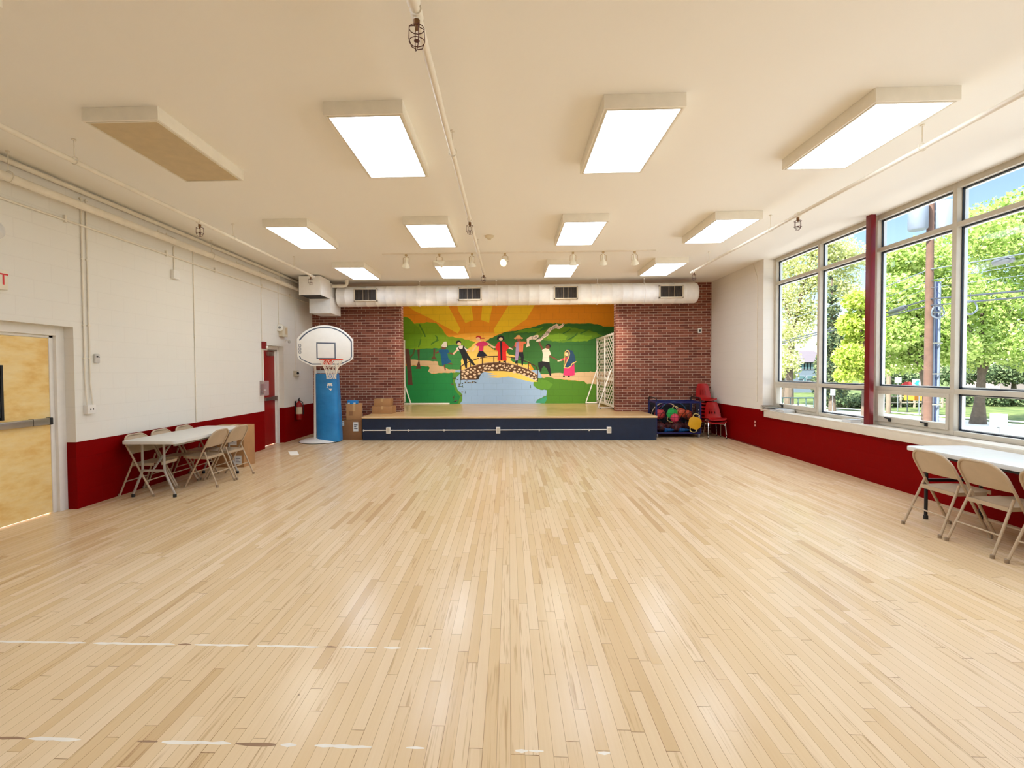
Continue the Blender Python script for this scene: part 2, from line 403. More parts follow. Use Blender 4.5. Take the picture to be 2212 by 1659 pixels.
# ------------------------------------------------------------------ mural (a painting on the back wall of the stage)
mu = MB(); mcols = []
layer = [0]
def pw(x, y):                                       # sketch units of the painting -> metres on the wall
    if x <= 62: x = -160
    if x >= 2090: x = 2380
    if y <= 56: y = -150
    if y >= 1024: y = 1042
    v = at(860+x/4.608, 650+y/4.608, MY); return (v.x, max(v.z, ST+.002))
def paint(poly, col, raw=False):
    layer[0] += 1; d = MY-.0015-layer[0]*.00005
    pts = poly if raw else [pw(*q) for q in poly]
    mu.add([(q[0], d, q[1]) for q in pts], [tuple(range(len(pts)))]); mcols.append(lin(col))
def blob(x, y, rx, ry, col, n=18, a=0):
    paint([pw(x+rx*math.cos(2*PI*i/n)*math.cos(a)-ry*math.sin(2*PI*i/n)*math.sin(a), y+rx*math.cos(2*PI*i/n)*math.sin(a)+ry*math.sin(2*PI*i/n)*math.cos(a)) for i in range(n)], col, True)
def stroke(pts, w, col):
    for k in range(len(pts)-1):
        (x0, y0), (x1, y1) = pts[k], pts[k+1]; l = math.hypot(x1-x0, y1-y0); nx, ny = -(y1-y0)/l*w/2, (x1-x0)/l*w/2; ex, ey = (x1-x0)/l*w*.3, (y1-y0)/l*w*.3
        paint([pw(x0+nx-ex, y0+ny-ey), pw(x1+nx+ex, y1+ny+ey), pw(x1-nx+ex, y1-ny+ey), pw(x0-nx-ex, y0-ny-ey)], col, True)
def rough(poly, amp=5, step=22, seed=1):
    """hand-painted edge: subdivide and jitter"""
    r = random.Random(seed); out = []
    for k in range(len(poly)):
        (x0, y0), (x1, y1) = poly[k], poly[(k+1) % len(poly)]; n = max(1, int(math.hypot(x1-x0, y1-y0)/step))
        for i in range(n):
            f = i/n; edge = (x0 <= 62 and x1 <= 62) or (x0 >= 2090 and x1 >= 2090) or (y0 >= 1020 and y1 >= 1020)
            out.append((x0+(x1-x0)*f+(0 if edge or i == 0 else r.uniform(-amp, amp)), y0+(y1-y0)*f+(0 if edge or i == 0 else r.uniform(-amp, amp))))
    return out
def m3(*pts): return [(1013.8+x*.5416, y*.5416) for x, y in pts]
def m4(*pts): return [(1013.8+x*.5416, 553+y*.5416) for x, y in pts]
ORANGE, YEL = (240, 156, 24), (244, 206, 34)
paint([(0, 0), (2200, 0), (2200, 1040), (0, 1040)], ORANGE)
blob(860, 430, 420, 120, (243, 172, 46)); blob(860, 430, 300, 85, (246, 182, 66)); blob(850, 430, 190, 60, (247, 190, 88))
paint([(60, 40), (395, 40), (620, 280), (595, 325), (320, 175), (155, 95)], YEL)
paint([(570, 50), (700, 50), (750, 190), (670, 220), (595, 90)], YEL)
paint([(855, 48), (980, 48), (905, 217), (825, 190)], YEL)
paint([(950, 285), (1220, 48), (1470, 48), (1280, 180), (1100, 300), (965, 330)], YEL)
DG, MG, LG = (50, 112, 40), (44, 128, 66), (124, 166, 14)
paint(rough([(870, 400), (960, 352), (1050, 315), (1105, 305), (1225, 285), (1317, 268), (1425, 232), (1517, 222), (1720, 225), (1890, 222), (1985, 232), (2045, 255), (2200, 265), (2200, 740), (1380, 740), (1300, 600), (1120, 575), (1080, 500), (980, 470), (890, 430)], 4, 25, 2), DG)
paint(rough(m3((250, 590), (390, 530), (560, 505), (720, 500), (800, 470), (730, 560), (560, 580)), 4, 18, 3), (96, 152, 28))
paint(rough(m3((640, 620), (740, 560), (850, 520), (1000, 480), (1180, 470), (1290, 480), (1480, 520), (1650, 545), (1800, 600), (1900, 640), (1690, 700), (1600, 745), (1480, 740), (1300, 745), (1120, 760), (900, 740), (740, 720)), 6, 18, 4), (98, 146, 20))
paint(rough(m3((900, 620), (1100, 600), (1240, 640), (1200, 720), (1000, 735), (860, 700)), 6, 14, 5), (122, 168, 24))
paint(rough(m3((1330, 690), (1450, 610), (1600, 640), (1700, 640), (1620, 740), (1320, 742)), 6, 14, 6), (122, 168, 24))
for q in (((1160, 600), (1240, 560), (1290, 520)), ((1300, 690), (1380, 640), (1420, 590)), ((1480, 600), (1560, 560), (1700, 500)), ((1240, 720), (1330, 680))):
    stroke(m3(*q), 11, (58, 110, 26))
paint(rough([(60, 440), (520, 440), (520, 600), (60, 600)], 5, 25, 7), MG)
paint(rough([(410, 465), (500, 440), (575, 433), (640, 440), (700, 470), (660, 560), (640, 600), (620, 690), (500, 680), (400, 640), (390, 590), (300, 580)], 4, 20, 8), (54, 134, 62))
paint(rough([(475, 350), (560, 362), (700, 388), (772, 412), (735, 448), (700, 472), (640, 442), (560, 436), (480, 448)], 5, 16, 9), LG)
paint(rough([(60, 155), (95, 166), (128, 190), (160, 228), (230, 222), (300, 212), (380, 222), (430, 268), (462, 320), (485, 345), (500, 400), (488, 452), (420, 470), (300, 474), (200, 484), (60, 482)], 5, 18, 10), (128, 172, 14))
paint(rough([(60, 160), (95, 170), (128, 195), (160, 230), (205, 262), (225, 300), (248, 340), (225, 372), (215, 420), (180, 470), (60, 478)], 5, 18, 11), (110, 160, 16))
for q in (((212, 235), (235, 280), (262, 330), (270, 355)), ((372, 345), (392, 368), (385, 395)), ((225, 385), (215, 430), (200, 460)), ((330, 430), (370, 405), (400, 390))):
    stroke(q, 13, (76, 128, 20))
GLOW = (250, 208, 100)
paint(rough([(625, 600), (640, 560), (700, 500), (742, 432), (790, 395), (860, 430), (900, 455), (960, 500), (1040, 520), (1150, 540), (1240, 590), (1300, 640), (1320, 672), (1200, 665), (1000, 625), (800, 645), (630, 690)], 4, 22, 12), GLOW)
paint(rough([(880, 430), (930, 470), (960, 490), (1060, 510), (1060, 470), (900, 410)], 4, 14, 13), (70, 130, 44))
paint(rough([(1118, 590), (1130, 560), (1170, 555), (1290, 590), (1312, 625), (1270, 635), (1150, 612)], 3, 14, 14), (62, 134, 54))
SAND = (217, 182, 138)
paint(rough([(60, 578), (120, 584), (250, 594), (390, 602), (400, 640), (410, 650), (460, 654), (490, 682), (625, 684), (625, 712), (480, 714), (330, 722), (295, 702), (320, 664), (300, 648), (180, 642), (110, 640), (60, 622)], 3, 22, 15), SAND)
paint(rough(m4((690, 325), (900, 320), (1100, 300), (1300, 310), (1500, 285), (1750, 280), (2000, 280), (2000, 540), (1620, 520), (1550, 455), (1300, 435), (1000, 410), (930, 390), (720, 395), (690, 450)), 4, 22, 16), SAND)
paint([(570, 690), (1400, 690), (1490, 880), (1490, 1030), (560, 1030)], (152, 182, 214))
G1, G2 = (24, 132, 62), (76, 128, 22)
paint(rough([(60, 640), (180, 646), (300, 650), (315, 666), (297, 702), (330, 722), (480, 716), (600, 710), (622, 718), (580, 760), (565, 800), (590, 880), (640, 930), (640, 990), (612, 1026), (60, 1026)], 4, 22, 17), G1)
paint(rough([(545, 712), (620, 712), (580, 760), (565, 800), (590, 880), (640, 930), (640, 990), (612, 1026), (590, 1026), (620, 960), (570, 890), (545, 800)], 5, 16, 18), (88, 142, 40))
paint(rough(m4((700, 395), (930, 385), (1000, 410), (1300, 437), (1545, 455), (1600, 505), (2000, 525), (2000, 875), (820, 875), (650, 850), (690, 790), (850, 725), (862, 620), (740, 612), (650, 570), (612, 490), (680, 450)), 5, 20, 19), G2)
paint(rough(m4((660, 850), (690, 800), (850, 730), (860, 790), (820, 862)), 3, 16, 20), (60, 150, 112))
paint([(1350, 802), (1400, 780), (1480, 790), (1540, 830), (1500, 880), (1400, 880), (1345, 840)], (92, 146, 34))
paint([(845, 705), (1000, 690), (1120, 700), (1250, 738), (1392, 806), (1330, 806), (1180, 772), (1100, 752), (1000, 766), (880, 760), (1000, 742), (890, 735), (960, 724)], (250, 208, 96))
TR = (94, 58, 40)
paint(rough([(60, 482), (104, 476), (122, 560), (128, 640), (140, 760), (146, 838), (98, 838), (92, 700), (76, 600)], 2, 30, 21), TR)
paint([(190, 485), (215, 484), (212, 600), (226, 676), (174, 676), (202, 600)], TR)
paint([(352, 475), (370, 475), (366, 555), (388, 582), (328, 582), (350, 548)], (110, 70, 44))
stroke([(165, 480), (150, 530), (118, 565)], 14, (84, 84, 40))
# stone bridge
paint([(625, 702), (700, 664), (800, 632), (900, 616), (1000, 612), (1100, 622), (1200, 647), (1300, 684), (1390, 742), (1390, 802), (1330, 768), (1250, 735), (1150, 710), (1050, 698), (950, 697), (868, 702), (828, 722), (800, 780), (775, 786), (625, 786)], (94, 60, 32))
paint([(866, 702), (828, 722), (800, 780), (776, 786), (785, 752), (812, 722)], (48, 34, 22))
r = random.Random(4); done = []
for k in range(900):
    x = r.uniform(636, 1382); top = 700-82*(1-((x-1000)/380)**2) if x < 1000 else 612+128*((x-1000)/390)**1.7
    bot = 782 if x < 790 else (700+max(0, (868-x))*.9 if x < 868 else 697+max(0, (x-950)/440)**1.8*105)
    y = r.uniform(top+14, bot-10); rx = r.uniform(9, 19)
    if bot-top < 30 or y+8 > bot or any((x-a)**2+((y-c)*1.35)**2 < (rx+d+4)**2 for a, c, d in done): continue
    done.append((x, y, rx)); blob(x, y, rx, rx*.72, (232, 204, 166), 10, r.uniform(-.4, .4))
    if len(done) > 62: break
stroke([(625, 700), (700, 662), (800, 630), (900, 613), (1000, 609), (1100, 619), (1200, 644), (1300, 681), (1390, 740)], 7, (216, 176, 130))
RL = (70, 36, 30)
rail = [(625, 652), (700, 606), (800, 572), (900, 554), (1000, 550), (1100, 557), (1200, 578), (1300, 614), (1370, 650), (1390, 690)]
stroke(rail, 9, RL)
for x, y0, y1 in ((626, 645, 786), (722, 598, 668), (838, 562, 636), (953, 552, 622), (1070, 554, 644), (1185, 574, 645), (1297, 612, 684), (1387, 680, 802)): stroke([(x, y0), (x, y1)], 9, RL)
# children holding hands
BR, SK = (122, 70, 48), (240, 196, 158)
stroke([(495, 515), (545, 528)], 15, BR); stroke([(415, 500), (378, 520)], 15, BR); stroke([(458, 630), (470, 688)], 13, BR); stroke([(490, 620), (535, 628)], 13, BR)
blob(455, 468, 22, 18, BR); paint([(430, 452), (442, 425), (462, 405), (483, 405), (488, 428), (490, 458), (460, 462)], (236, 228, 212)); stroke([(487, 412), (490, 455)], 7, (30, 40, 50))
paint([(403, 490), (440, 482), (500, 486), (508, 514), (490, 524), (500, 570), (532, 606), (500, 622), (438, 642), (430, 580), (420, 516), (405, 512)], (12, 88, 136))
stroke([(605, 472), (552, 526)], 17, SK); stroke([(672, 480), (715, 498)], 16, SK)
blob(602, 414, 27, 20, (34, 22, 26)); blob(608, 428, 20, 17, SK)
paint([(588, 462), (618, 444), (652, 446), (690, 498), (672, 508), (655, 484), (610, 500), (578, 478)], (240, 230, 222))
paint([(590, 460), (600, 458), (614, 482), (642, 474), (646, 446), (656, 446), (664, 476), (700, 540), (772, 640), (745, 642), (688, 572), (686, 668), (670, 668), (652, 600), (622, 520)], (16, 18, 24))
stroke([(890, 420), (956, 466)], 17, SK); stroke([(785, 436), (742, 500)], 15, (246, 206, 160)); stroke([(812, 550), (806, 622)], 13, (246, 206, 150))
blob(800, 366, 26, 20, (196, 46, 44)); stroke([(822, 372), (858, 372)], 9, (196, 46, 44)); blob(796, 378, 20, 16, (244, 196, 150)); stroke([(808, 392), (820, 404)], 16, (244, 196, 150))
paint([(770, 430), (800, 412), (850, 400), (896, 424), (884, 446), (852, 450), (846, 500), (800, 500), (806, 450), (786, 452)], (218, 46, 108))
paint([(804, 500), (846, 500), (891, 545), (850, 556), (780, 557)], (16, 16, 40))
stroke([(1085, 462), (1138, 480)], 14, (246, 220, 190)); stroke([(975, 462), (945, 458)], 14, (246, 220, 190))
paint([(985, 392), (985, 365), (1002, 346), (1025, 342), (1044, 350), (1056, 370), (1058, 392)], (18, 16, 26)); blob(1022, 380, 19, 17, (250, 214, 170))
paint([(992, 412), (1022, 400), (1058, 406), (1106, 462), (1086, 486), (1074, 500), (1080, 594), (988, 596), (994, 500), (968, 482), (970, 450)], (228, 32, 28))
paint([(1014, 398), (1034, 398), (1036, 590), (1020, 590)], (30, 14, 24)); blob(1010, 606, 10, 9, (24, 18, 26)); blob(1056, 604, 10, 9, (24, 18, 26))
stroke([(1170, 440), (1136, 470)], 13, BR); stroke([(1265, 414), (1292, 396)], 12, BR)
blob(1202, 390, 20, 16, (150, 76, 52)); blob(1198, 372, 46, 13, (240, 170, 108)); blob(1198, 356, 24, 16, (240, 170, 108)); stroke([(1175, 380), (1225, 380)], 5, (40, 26, 30))
paint([(1162, 420), (1182, 405), (1182, 450), (1172, 462), (1158, 450)], (236, 122, 84)); paint([(1202, 404), (1250, 404), (1276, 408), (1272, 424), (1248, 430), (1242, 508), (1202, 510)], (240, 128, 84))
paint([(1202, 510), (1244, 508), (1252, 560), (1242, 642), (1230, 642), (1222, 562), (1206, 545), (1182, 625), (1164, 622), (1176, 560)], (16, 22, 32))
paint([(1178, 408), (1203, 404), (1202, 505), (1192, 590), (1164, 596), (1170, 490)], (176, 150, 192))
stroke([(1442, 484), (1412, 432), (1402, 404)], 17, BR); stroke([(1508, 548), (1562, 576)], 15, BR); stroke([(1562, 576), (1592, 592)], 8, BR)
blob(1495, 450, 26, 22, (26, 18, 20)); blob(1488, 462, 20, 19, (120, 66, 44))
paint([(1432, 490), (1465, 470), (1500, 480), (1522, 530), (1502, 546), (1506, 612), (1434, 606), (1442, 530)], (244, 226, 204))
paint([(1394, 612), (1432, 600), (1506, 612), (1516, 680), (1524, 748), (1510, 746), (1480, 672), (1450, 646), (1430, 672), (1422, 716), (1394, 652)], (12, 12, 16))
stroke([(1680, 566), (1622, 590)], 20, (196, 62, 84)); stroke([(1622, 590), (1590, 598)], 13, (248, 214, 178))
paint([(1652, 660), (1700, 640), (1752, 606), (1758, 738), (1702, 748), (1644, 738)], (222, 50, 112))
paint([(1660, 492), (1690, 484), (1732, 494), (1756, 540), (1770, 606), (1740, 642), (1700, 662), (1652, 668), (1680, 600), (1686, 540)], (26, 68, 100))
stroke([(1660, 540), (1662, 512), (1678, 494), (1696, 498), (1706, 520), (1698, 560), (1672, 612), (1652, 664), (1690, 668), (1716, 652), (1730, 628), (1770, 606)], 10, (244, 194, 112)); stroke([(1660, 545), (1650, 640)], 5, (244, 194, 112))
blob(1680, 516, 16, 12, (36, 22, 24)); blob(1679, 530, 15, 18, (250, 210, 160)); paint([(1668, 560), (1690, 550), (1676, 600), (1660, 630)], (196, 62, 84))
for x in (1650, 1700): blob(x, 750, 9, 10, (40, 20, 28))
# banner ribbon
BN = (246, 226, 206)
paint(m3((1040, 470), (1110, 455), (1165, 405), (1160, 435), (1190, 430), (1140, 490), (1090, 520), (1045, 512)), BN)
paint(m3((480, 860), (496, 770), (490, 700), (545, 660), (690, 620), (716, 640), (700, 680), (660, 712), (590, 705), (540, 720), (532, 760), (548, 832), (515, 838)), BN)
paint(m3((660, 740), (700, 700), (740, 690), (830, 590), (900, 500), (1040, 420), (1078, 440), (1060, 492), (960, 530), (900, 600), (880, 640), (800, 690), (750, 740), (680, 752)), BN)
# shore stones, reeds
for k in range(26):
    x, y = (r.uniform(535, 650), r.uniform(740, 1015)) if k < 17 else (r.uniform(660, 780), r.uniform(795, 815))
    blob(x, y, r.uniform(5, 14), r.uniform(3, 7), r.choice([(74, 62, 40), (96, 84, 60), (50, 44, 40), (120, 100, 50)]), 8)
for q in (((548, 720), (545, 800)), ((640, 835), (646, 862)), ((675, 895), (668, 920)), ((1316, 835), (1320, 866)), ((600, 848), (640, 852)), ((620, 700), (622, 826)), ((560, 940), (552, 985))): stroke(q, 5, (62, 84, 40))
mo = mu.build('mural', MURAL, smooth=False, origin=(0, MY, ST))
ca = mo.data.color_attributes.new('paint', 'FLOAT_COLOR', 'CORNER')
for pl in mo.data.polygons:
    for li in pl.loop_indices: ca.data[li].color = mcols[pl.index]
tag(mo, 'painted mural of children on a stone bridge under a yellow and orange sunrise', 'mural')
def letters(body, p0, p1, size, dy=0):
    (x0, y0), (x1, y1) = m3(p0, p1); a, c = Vector(pw(x0, y0)), Vector(pw(x1, y1))
    o = text_mesh('banner_lettering', body, size, PRINT, .0004); d = c-a
    w = max(v.co.x for v in o.data.vertices)-min(v.co.x for v in o.data.vertices)
    k = d.length/w; o.scale = (k, 1, 1); mid = (a+c)/2
    o.location = Vector((mid.x, MY-.0035-layer[0]*.00005, mid.y))-mo.location; o.rotation_euler = (PI/2, -math.atan2(d.y, d.x), 0); o.parent = mo
letters('MONTESSORI', (702, 706), (905, 574), .125); letters('SCHOOL', (925, 540), (1050, 466), .125); letters('THE', (580, 684), (690, 662), .095)

# ------------------------------------------------------------------ doors
BIRCH = birch_mat()
xr = WL-.115                                                         # frame face of the recesses
def doorframe(parent, y0, y1, zt, w=.10):
    b = MB()
    b.box(xr-.12, xr, y1-w, y1, 0, zt); b.box(xr-.12, xr, y0, y0+w, 0, zt); b.box(xr-.12, xr, y0+w, y1-w, zt-w, zt)
    b.box(xr-.12, xr-.035, y1-w-.05, y1-w, 0, zt-w); b.box(xr-.12, xr-.035, y0+w, y0+w+.05, 0, zt-w); b.box(xr-.12, xr-.035, y0+w, y1-w, zt-w-.03, zt-w)
    return b.build('door_frame', TRIMW, parent, bev=.003)
d1 = struct(thing('door_1', None, None, (0, 0, 0)))
doorframe(d1, D1[0], D1[1], D1[2], .105)
b = MB(); b.box(xr-.085, xr-.045, D1[0]+.155, D1[1]-.155, .012, D1[2]-.14); b.build('door_leaf', BIRCH, d1)
y0, y1 = 4.45, D1[1]-.175
b = MB(); b.box(xr-.045, xr+.01, y0, y1, 1.035, 1.11); b.build('push_bar', STEEL, d1, bev=.008)
b = MB(); b.box(xr-.045, xr+.014, y1-.035, y1+.002, 1.03, 1.115); b.build('end_cap', BLACK, d1, bev=.008)
b = MB(); b.box(xr-.046, xr+.0115, 5.13, 5.134, 1.034, 1.112); b.build('bar_seam', BLACK, d1)
po = MB(); po.box(xr-.044, xr-.04, 4.42, 4.865, 1.13, 1.71); o = po.build('door_poster', M('black_poster', (20, 26, 28), .25, var=.3), origin=(xr-.044, 4.64, 1.13))
tag(o, 'black framed notice on the yellow wooden door', 'poster')
b = MB(); b.box(.004, .008, -.19, .195, .03, .55); b.box(.0, .012, .2, .225, 0, .58); b.box(.0, .012, -.22, -.195, 0, .58)
b.build('frame', BLACK, o)
b = MB()
for k in range(6): b.box(.008, .0085, .05, .05+.03+.1*((k*37) % 5)/5, .08+k*.035, .092+k*.035)
b.build('notice_lettering', M('grey_print', (120, 130, 130), .5), o)
d2 = struct(thing('door_2', None, None, (0, 0, 0)))
doorframe(d2, D2[0], D2[1], D2[2], .075)
RDOOR = M('red_door_paint', (150, 10, 10), .35, var=.06)
b = MB(); b.box(xr-.085, xr-.045, D2[0]+.12, D2[1]-.115, .012, D2[2]-.10); b.build('door_leaf', RDOOR, d2)
b = MB(); b.box(xr-.045, xr+.03, 10.2, 10.72, 1.0, 1.07); b.box(xr-.045, xr+.035, 10.62, 10.73, .985, 1.085); b.build('push_bar', STEEL, d2, bev=.008)
b = MB(); b.box(xr-.045, xr+.01, 10.36, 10.62, 1.98, 2.07); b.bar((xr-.01, 10.6, 2.085), (xr+.02, 10.72, 2.1), .02, .02); b.bar((xr+.02, 10.72, 2.1), (xr-.02, 10.4, 2.105), .02, .015)
b.build('door_closer', STEEL, d2, bev=.005)

# ------------------------------------------------------------------ windows on the right
bays = [(10.0, 7.35), (7.33, 4.70), (4.68, 2.05), (2.03, -.62)]
Z0, Z1, ZT1, ZT2 = .80, CEIL, 1.335, 3.345
SEAL = M('dark_seal', (30, 44, 60), .4, var=.2); ALU = M('pale_aluminium', (222, 226, 228), .35, .3, var=.04)
for n, (ya, yb) in enumerate(bays):
    wn = struct(thing('window_%d' % (n+1), None, None, (0, 0, 0)))
    ym = (ya+yb)/2-.09*(n == 0)+(.06 if n == 1 else 0)
    if n == 0: ym = 8.60
    if n == 1: ym = 6.05
    b = MB(); fx0, fx1 = WX-.01, WX+.07
    for y in (ya-.03, ym, yb+.03): b.box(fx0, fx1, y-.03, y+.03, Z0, Z1)
    for z, h in ((Z0+.03, .06), (ZT1, .06), (ZT2, .055), (Z1-.035, .07)): b.box(fx0+.004, fx1, yb, ya, z-h/2, z+h/2)
    b.build('window_frame', FRAMEB, wn, bev=.003)
    segs = [(yb+.06, ym-.03), (ym+.03, ya-.06)]; rows = [(Z0+.06, ZT1-.03), (ZT1+.03, ZT2-.028), (ZT2+.028, Z1-.07)]
    b = MB(); c = MB(); g = MB()
    for (p0, p1) in segs:
        for (q0, q1) in rows:
            for (x0, x1, w, tgt) in ((fx1-.005, fx1+.035, .024, c), (fx1-.020, fx1-.005, .014, b)):
                tgt.box(x0, x1, p0, p0+w, q0, q1); tgt.box(x0, x1, p1-w, p1, q0, q1); tgt.box(x0, x1, p0, p1, q0, q0+w); tgt.box(x0, x1, p0, p1, q1-w, q1)
            g.quad((fx1+.02, p0, q0), (fx1+.02, p1, q0), (fx1+.02, p1, q1), (fx1+.02, p0, q1))
    c.build('glazing_bead', ALU, wn); b.build('seal', SEAL, wn); g.build('glass', GLASS, wn, smooth=False)
    # hopper sash, in the lower light farther from the camera
    p0, p1 = segs[1]; q0, q1 = rows[0]
    if n in (1,): p0, p1 = segs[1]
    b = MB(); sx0, sx1 = fx0-.012, fx1-.01; w = .065
    b.box(sx0, sx1, p0, p0+w*.6, q0, q1); b.box(sx0, sx1, p1-w, p1, q0, q1); b.box(sx0, sx1-.002, p0+w*.6, p1-w, q0, q0+.075); b.box(sx0, sx1-.002, p0+w*.6, p1-w, q1-.05, q1)
    so = b.build('hopper_sash', FRAMEB, wn, bev=.003)
    for f in (.22, .72) if n else (.2,):
        y = p1+(p0-p1)*f; b = MB(); b.bar((sx0-.012, y+.05, q0+.06), (sx0-.02, y-.05, q0+.055), .014, .014); b.box(sx0-.02, sx0, y-.05, y-.02, q0+.01, q0+.06)
        b.build('latch', BLACK, so)
b = MB(); b.box(WR-.045, WX+.02, -.66, 9.985, .775, .80); b.box(WR-.045, WR+.005, -.66, 9.86, .665, .775); b.box(WX-.02, WX+.12, -.66, 9.99, .70, .80)
so = b.build('window_sill', M('sill_paint', (226, 216, 198), .35, var=.04), bev=.004); struct(so)
for k, y in enumerate((7.31, 4.66, 2.01)):
    b = MB(); b.box(WR+.075, WR+.145, y-.11, y-.01, .80, CEIL)
    o = struct(b.build('column_%d' % (k+1), M('red_column_paint', (116, 8, 20), .35, var=.08), bev=.006))

# ------------------------------------------------------------------ ceiling lights
HOUSE = M('fixture_enamel', (244, 236, 220), .45, var=.03); LIT = emis('lit_diffuser', (212, 228, 255), 9.8); UNLIT = M('unlit_diffuser', (200, 176, 130), .5, var=.06)
LITW = emis('warm_lit_diffuser', (238, 242, 240), 9)
FILLSTRIP = emis('fill_strip_glow', (246, 240, 228), 15)
def light_fixture(diff):
    o = thing('ceiling_light', '', 'ceiling light', group='box ceiling lights')
    w, l, h = .33, .655, .112
    b = MB(); b.box(-w, w, -l, -l+.02, -h, 0); b.box(-w, w, l-.02, l, -h, 0); b.box(-w, -w+.02, -l+.02, l-.02, -h, 0); b.box(w-.02, w, -l+.02, l-.02, -h, 0); b.box(-w+.02, w-.02, -l+.02, l-.02, -.02, 0)
    b.build('housing', HOUSE, o, bev=.003)
    b = MB()
    b.box(-w+.02, w-.02, -l+.02, -l+.035, -h-.004, -h+.01); b.box(-w+.02, w-.02, l-.035, l-.02, -h-.004, -h+.01); b.box(-w+.02, -w+.035, -l+.035, l-.035, -h-.004, -h+.01); b.box(w-.035, w-.02, -l+.035, l-.035, -h-.004, -h+.01)
    b.build('rim', M('fixture_rim', (226, 216, 194), .4), o)
    b = MB(); b.box(-w+.036, w-.036, -l+.036, l-.036, -h+.0, -h+.008); b.build('diffuser', diff, o, smooth=False)
    return o
colX = (-3.25, -1.19, 1.11, 3.25); rowY = ((2.085, 'nearest the camera'), (4.63, 'third from the stage'), (7.60, 'second from the stage'), (10.38, 'nearest the stage'))
colN = ('against the left wall side', 'left of the middle pipe', 'right of the middle pipe', 'on the window side')
for ri, (y, rn) in enumerate(rowY):
    for ci, x in enumerate(colX):
        key = 'off' if (ri, ci) == (1, 0) else ('warm' if (ri, ci) in ((2, 0), (3, 2)) else 'on')
        lab = 'unlit box ceiling light with a dull tan panel' if key == 'off' else 'lit box ceiling light, row %s, %s' % (rn, ('by the pipes wall', 'hoop side of the middle pipe', 'window side of the middle pipe', 'next to the windows')[ci])
        place(lambda: light_fixture({'off': UNLIT, 'warm': LITW, 'on': LIT}[key]), 'fix'+key, (x, y, CEIL), 0, lab, 'box ceiling lights')

for k, x in enumerate((-2.1, 0, 2.1)):  # strips added out of view behind the duct to brighten the mural
    o = thing('fill_strip', 'added fill light on the stage ceiling behind the round duct, %s' % ('at the hoop end', 'in the middle', 'at the ball cart end')[k], 'ceiling light', (x, 13.15, CEIL), 0, 'fill lights added over the stage')
    b = MB(); b.box(-.62, .62, -.13, .13, -.06, 0); b.build('housing', HOUSE, o, bev=.005)
    b = MB(); b.box(-.60, .60, -.115, .115, -.10, -.06); b.build('diffuser', FILLSTRIP, o, bev=.02)

# ------------------------------------------------------------------ pipes and wires
def sprinkler(parent, x, y, z, s=1.0):
    b = MB(); b.lathe([(.018, 0), (.018, -.03), (.011, -.035), (.011, -.055)], (x, y, z), 10); h = b.build('sprinkler_head', M('brass', (120, 84, 50), .4, .6), parent)
    b = MB(); w = .032*s
    for a in range(4):
        t = a*PI/2+.4; dx, dy = math.cos(t), math.sin(t)
        b.tube([(x+dx*.012, y+dy*.012, z-.035), (x+dx*w, y+dy*w, z-.045), (x+dx*w*1.05, y+dy*w*1.05, z-.085*s), (x+dx*w*.7, y+dy*w*.7, z-.115*s), (x+dx*.004, y+dy*.004, z-.122*s)], .0026, 6)
    for zz, q in ((-.05, 1), (-.09*s, 1.02)): b.tube([(x+math.cos(k*PI/6)*w*q, y+math.sin(k*PI/6)*w*q, z+zz) for k in range(12)], .0026, 5, True)
    b.lathe([(.016, -.085*s), (.016, -.088*s)], (x, y, z), 10); b.build('wire_cage', RUST, h)
def hanger(parent, x, y, z, r):
    b = MB(); b.tube([(x, y, z+r+.03), (x, y, CEIL)], .005, 6); b.tube(arc((x, y, z+.008), r+.012, 0, 2*PI, 14, 'XZ')[:-1], .004, 5, True)
    b.lathe([(.02, CEIL-.012), (.02, CEIL)], (x, y, 0), 10); b.build('hanger', PIPEW, parent)
def run(name, label, cat, pts, r, heads=(), hangers=(), couplings=(), mat=PIPEW):
    o = thing(name, label, cat, (0, 0, 0)); b = MB(); b.tube(pts, r, 12); b.build('pipe', mat, o)
    for y in couplings:
        b = MB(); x, z = pts[0][0], pts[0][2]; b.lathe([(r*1.35, y-.05), (r*1.5, y-.045), (r*1.5, y+.045), (r*1.35, y+.05)], (x, 0, z), 12, 'Y'); b.build('coupling', mat, o)
    for (x, y, z) in heads:
        b = MB(); b.lathe([(r*1.35, y-.035), (r*1.35, y+.035)], (x, 0, z+r*.0), 12, 'Y'); b.lathe([(.02, -r-.012), (.02, 0)], (x, y, z), 10); b.build('tee', mat, o)
        sprinkler(o, x, y, z-r-.01, 1.35)
    for (x, y, z) in hangers: hanger(o, x, y, z, r)
    return o
PZ = 3.64
run('sprinkler_pipe', 'white sprinkler pipe with caged heads running down the middle of the ceiling', 'pipe', [(-.51, YF+.05, PZ), (-.51, 10.1, PZ)], .026, [(-.51, 2.75, PZ), (-.51, 6.46, PZ), (-.51, 9.98, PZ)], [(-.51, 4.5, PZ), (-.51, 8.2, PZ)], (2.62,))
run('sprinkler_pipe', 'white sprinkler pipe with caged heads nearest the wall with the yellow door', 'pipe', [(-4.13, YF+.05, PZ), (-4.13, 10.15, PZ)], .024, [(-4.13, 2.6, PZ), (-4.13, 6.36, PZ), (-4.13, 9.98, PZ)], [(-4.13, 4.5, PZ), (-4.13, 7.15, PZ), (-4.13, 9.2, PZ)])
run('sprinkler_pipe', 'white sprinkler pipe with caged heads hung along the window side of the ceiling', 'pipe', [(3.80, YF+.05, PZ), (3.80, 10.2, PZ)], .024, [(3.80, 2.6, PZ), (3.80, 6.50, PZ), (3.80, 10.05, PZ)], [(3.80, 4.6, PZ), (3.80, 7.16, PZ), (3.80, 9.3, PZ)])
run('corner_pipe', 'white pipe tucked tight under the ceiling edge of the block wall', 'pipe', [(WL+.045, YF+.05, 3.795), (WL+.045, 11.9, 3.795)], .028)
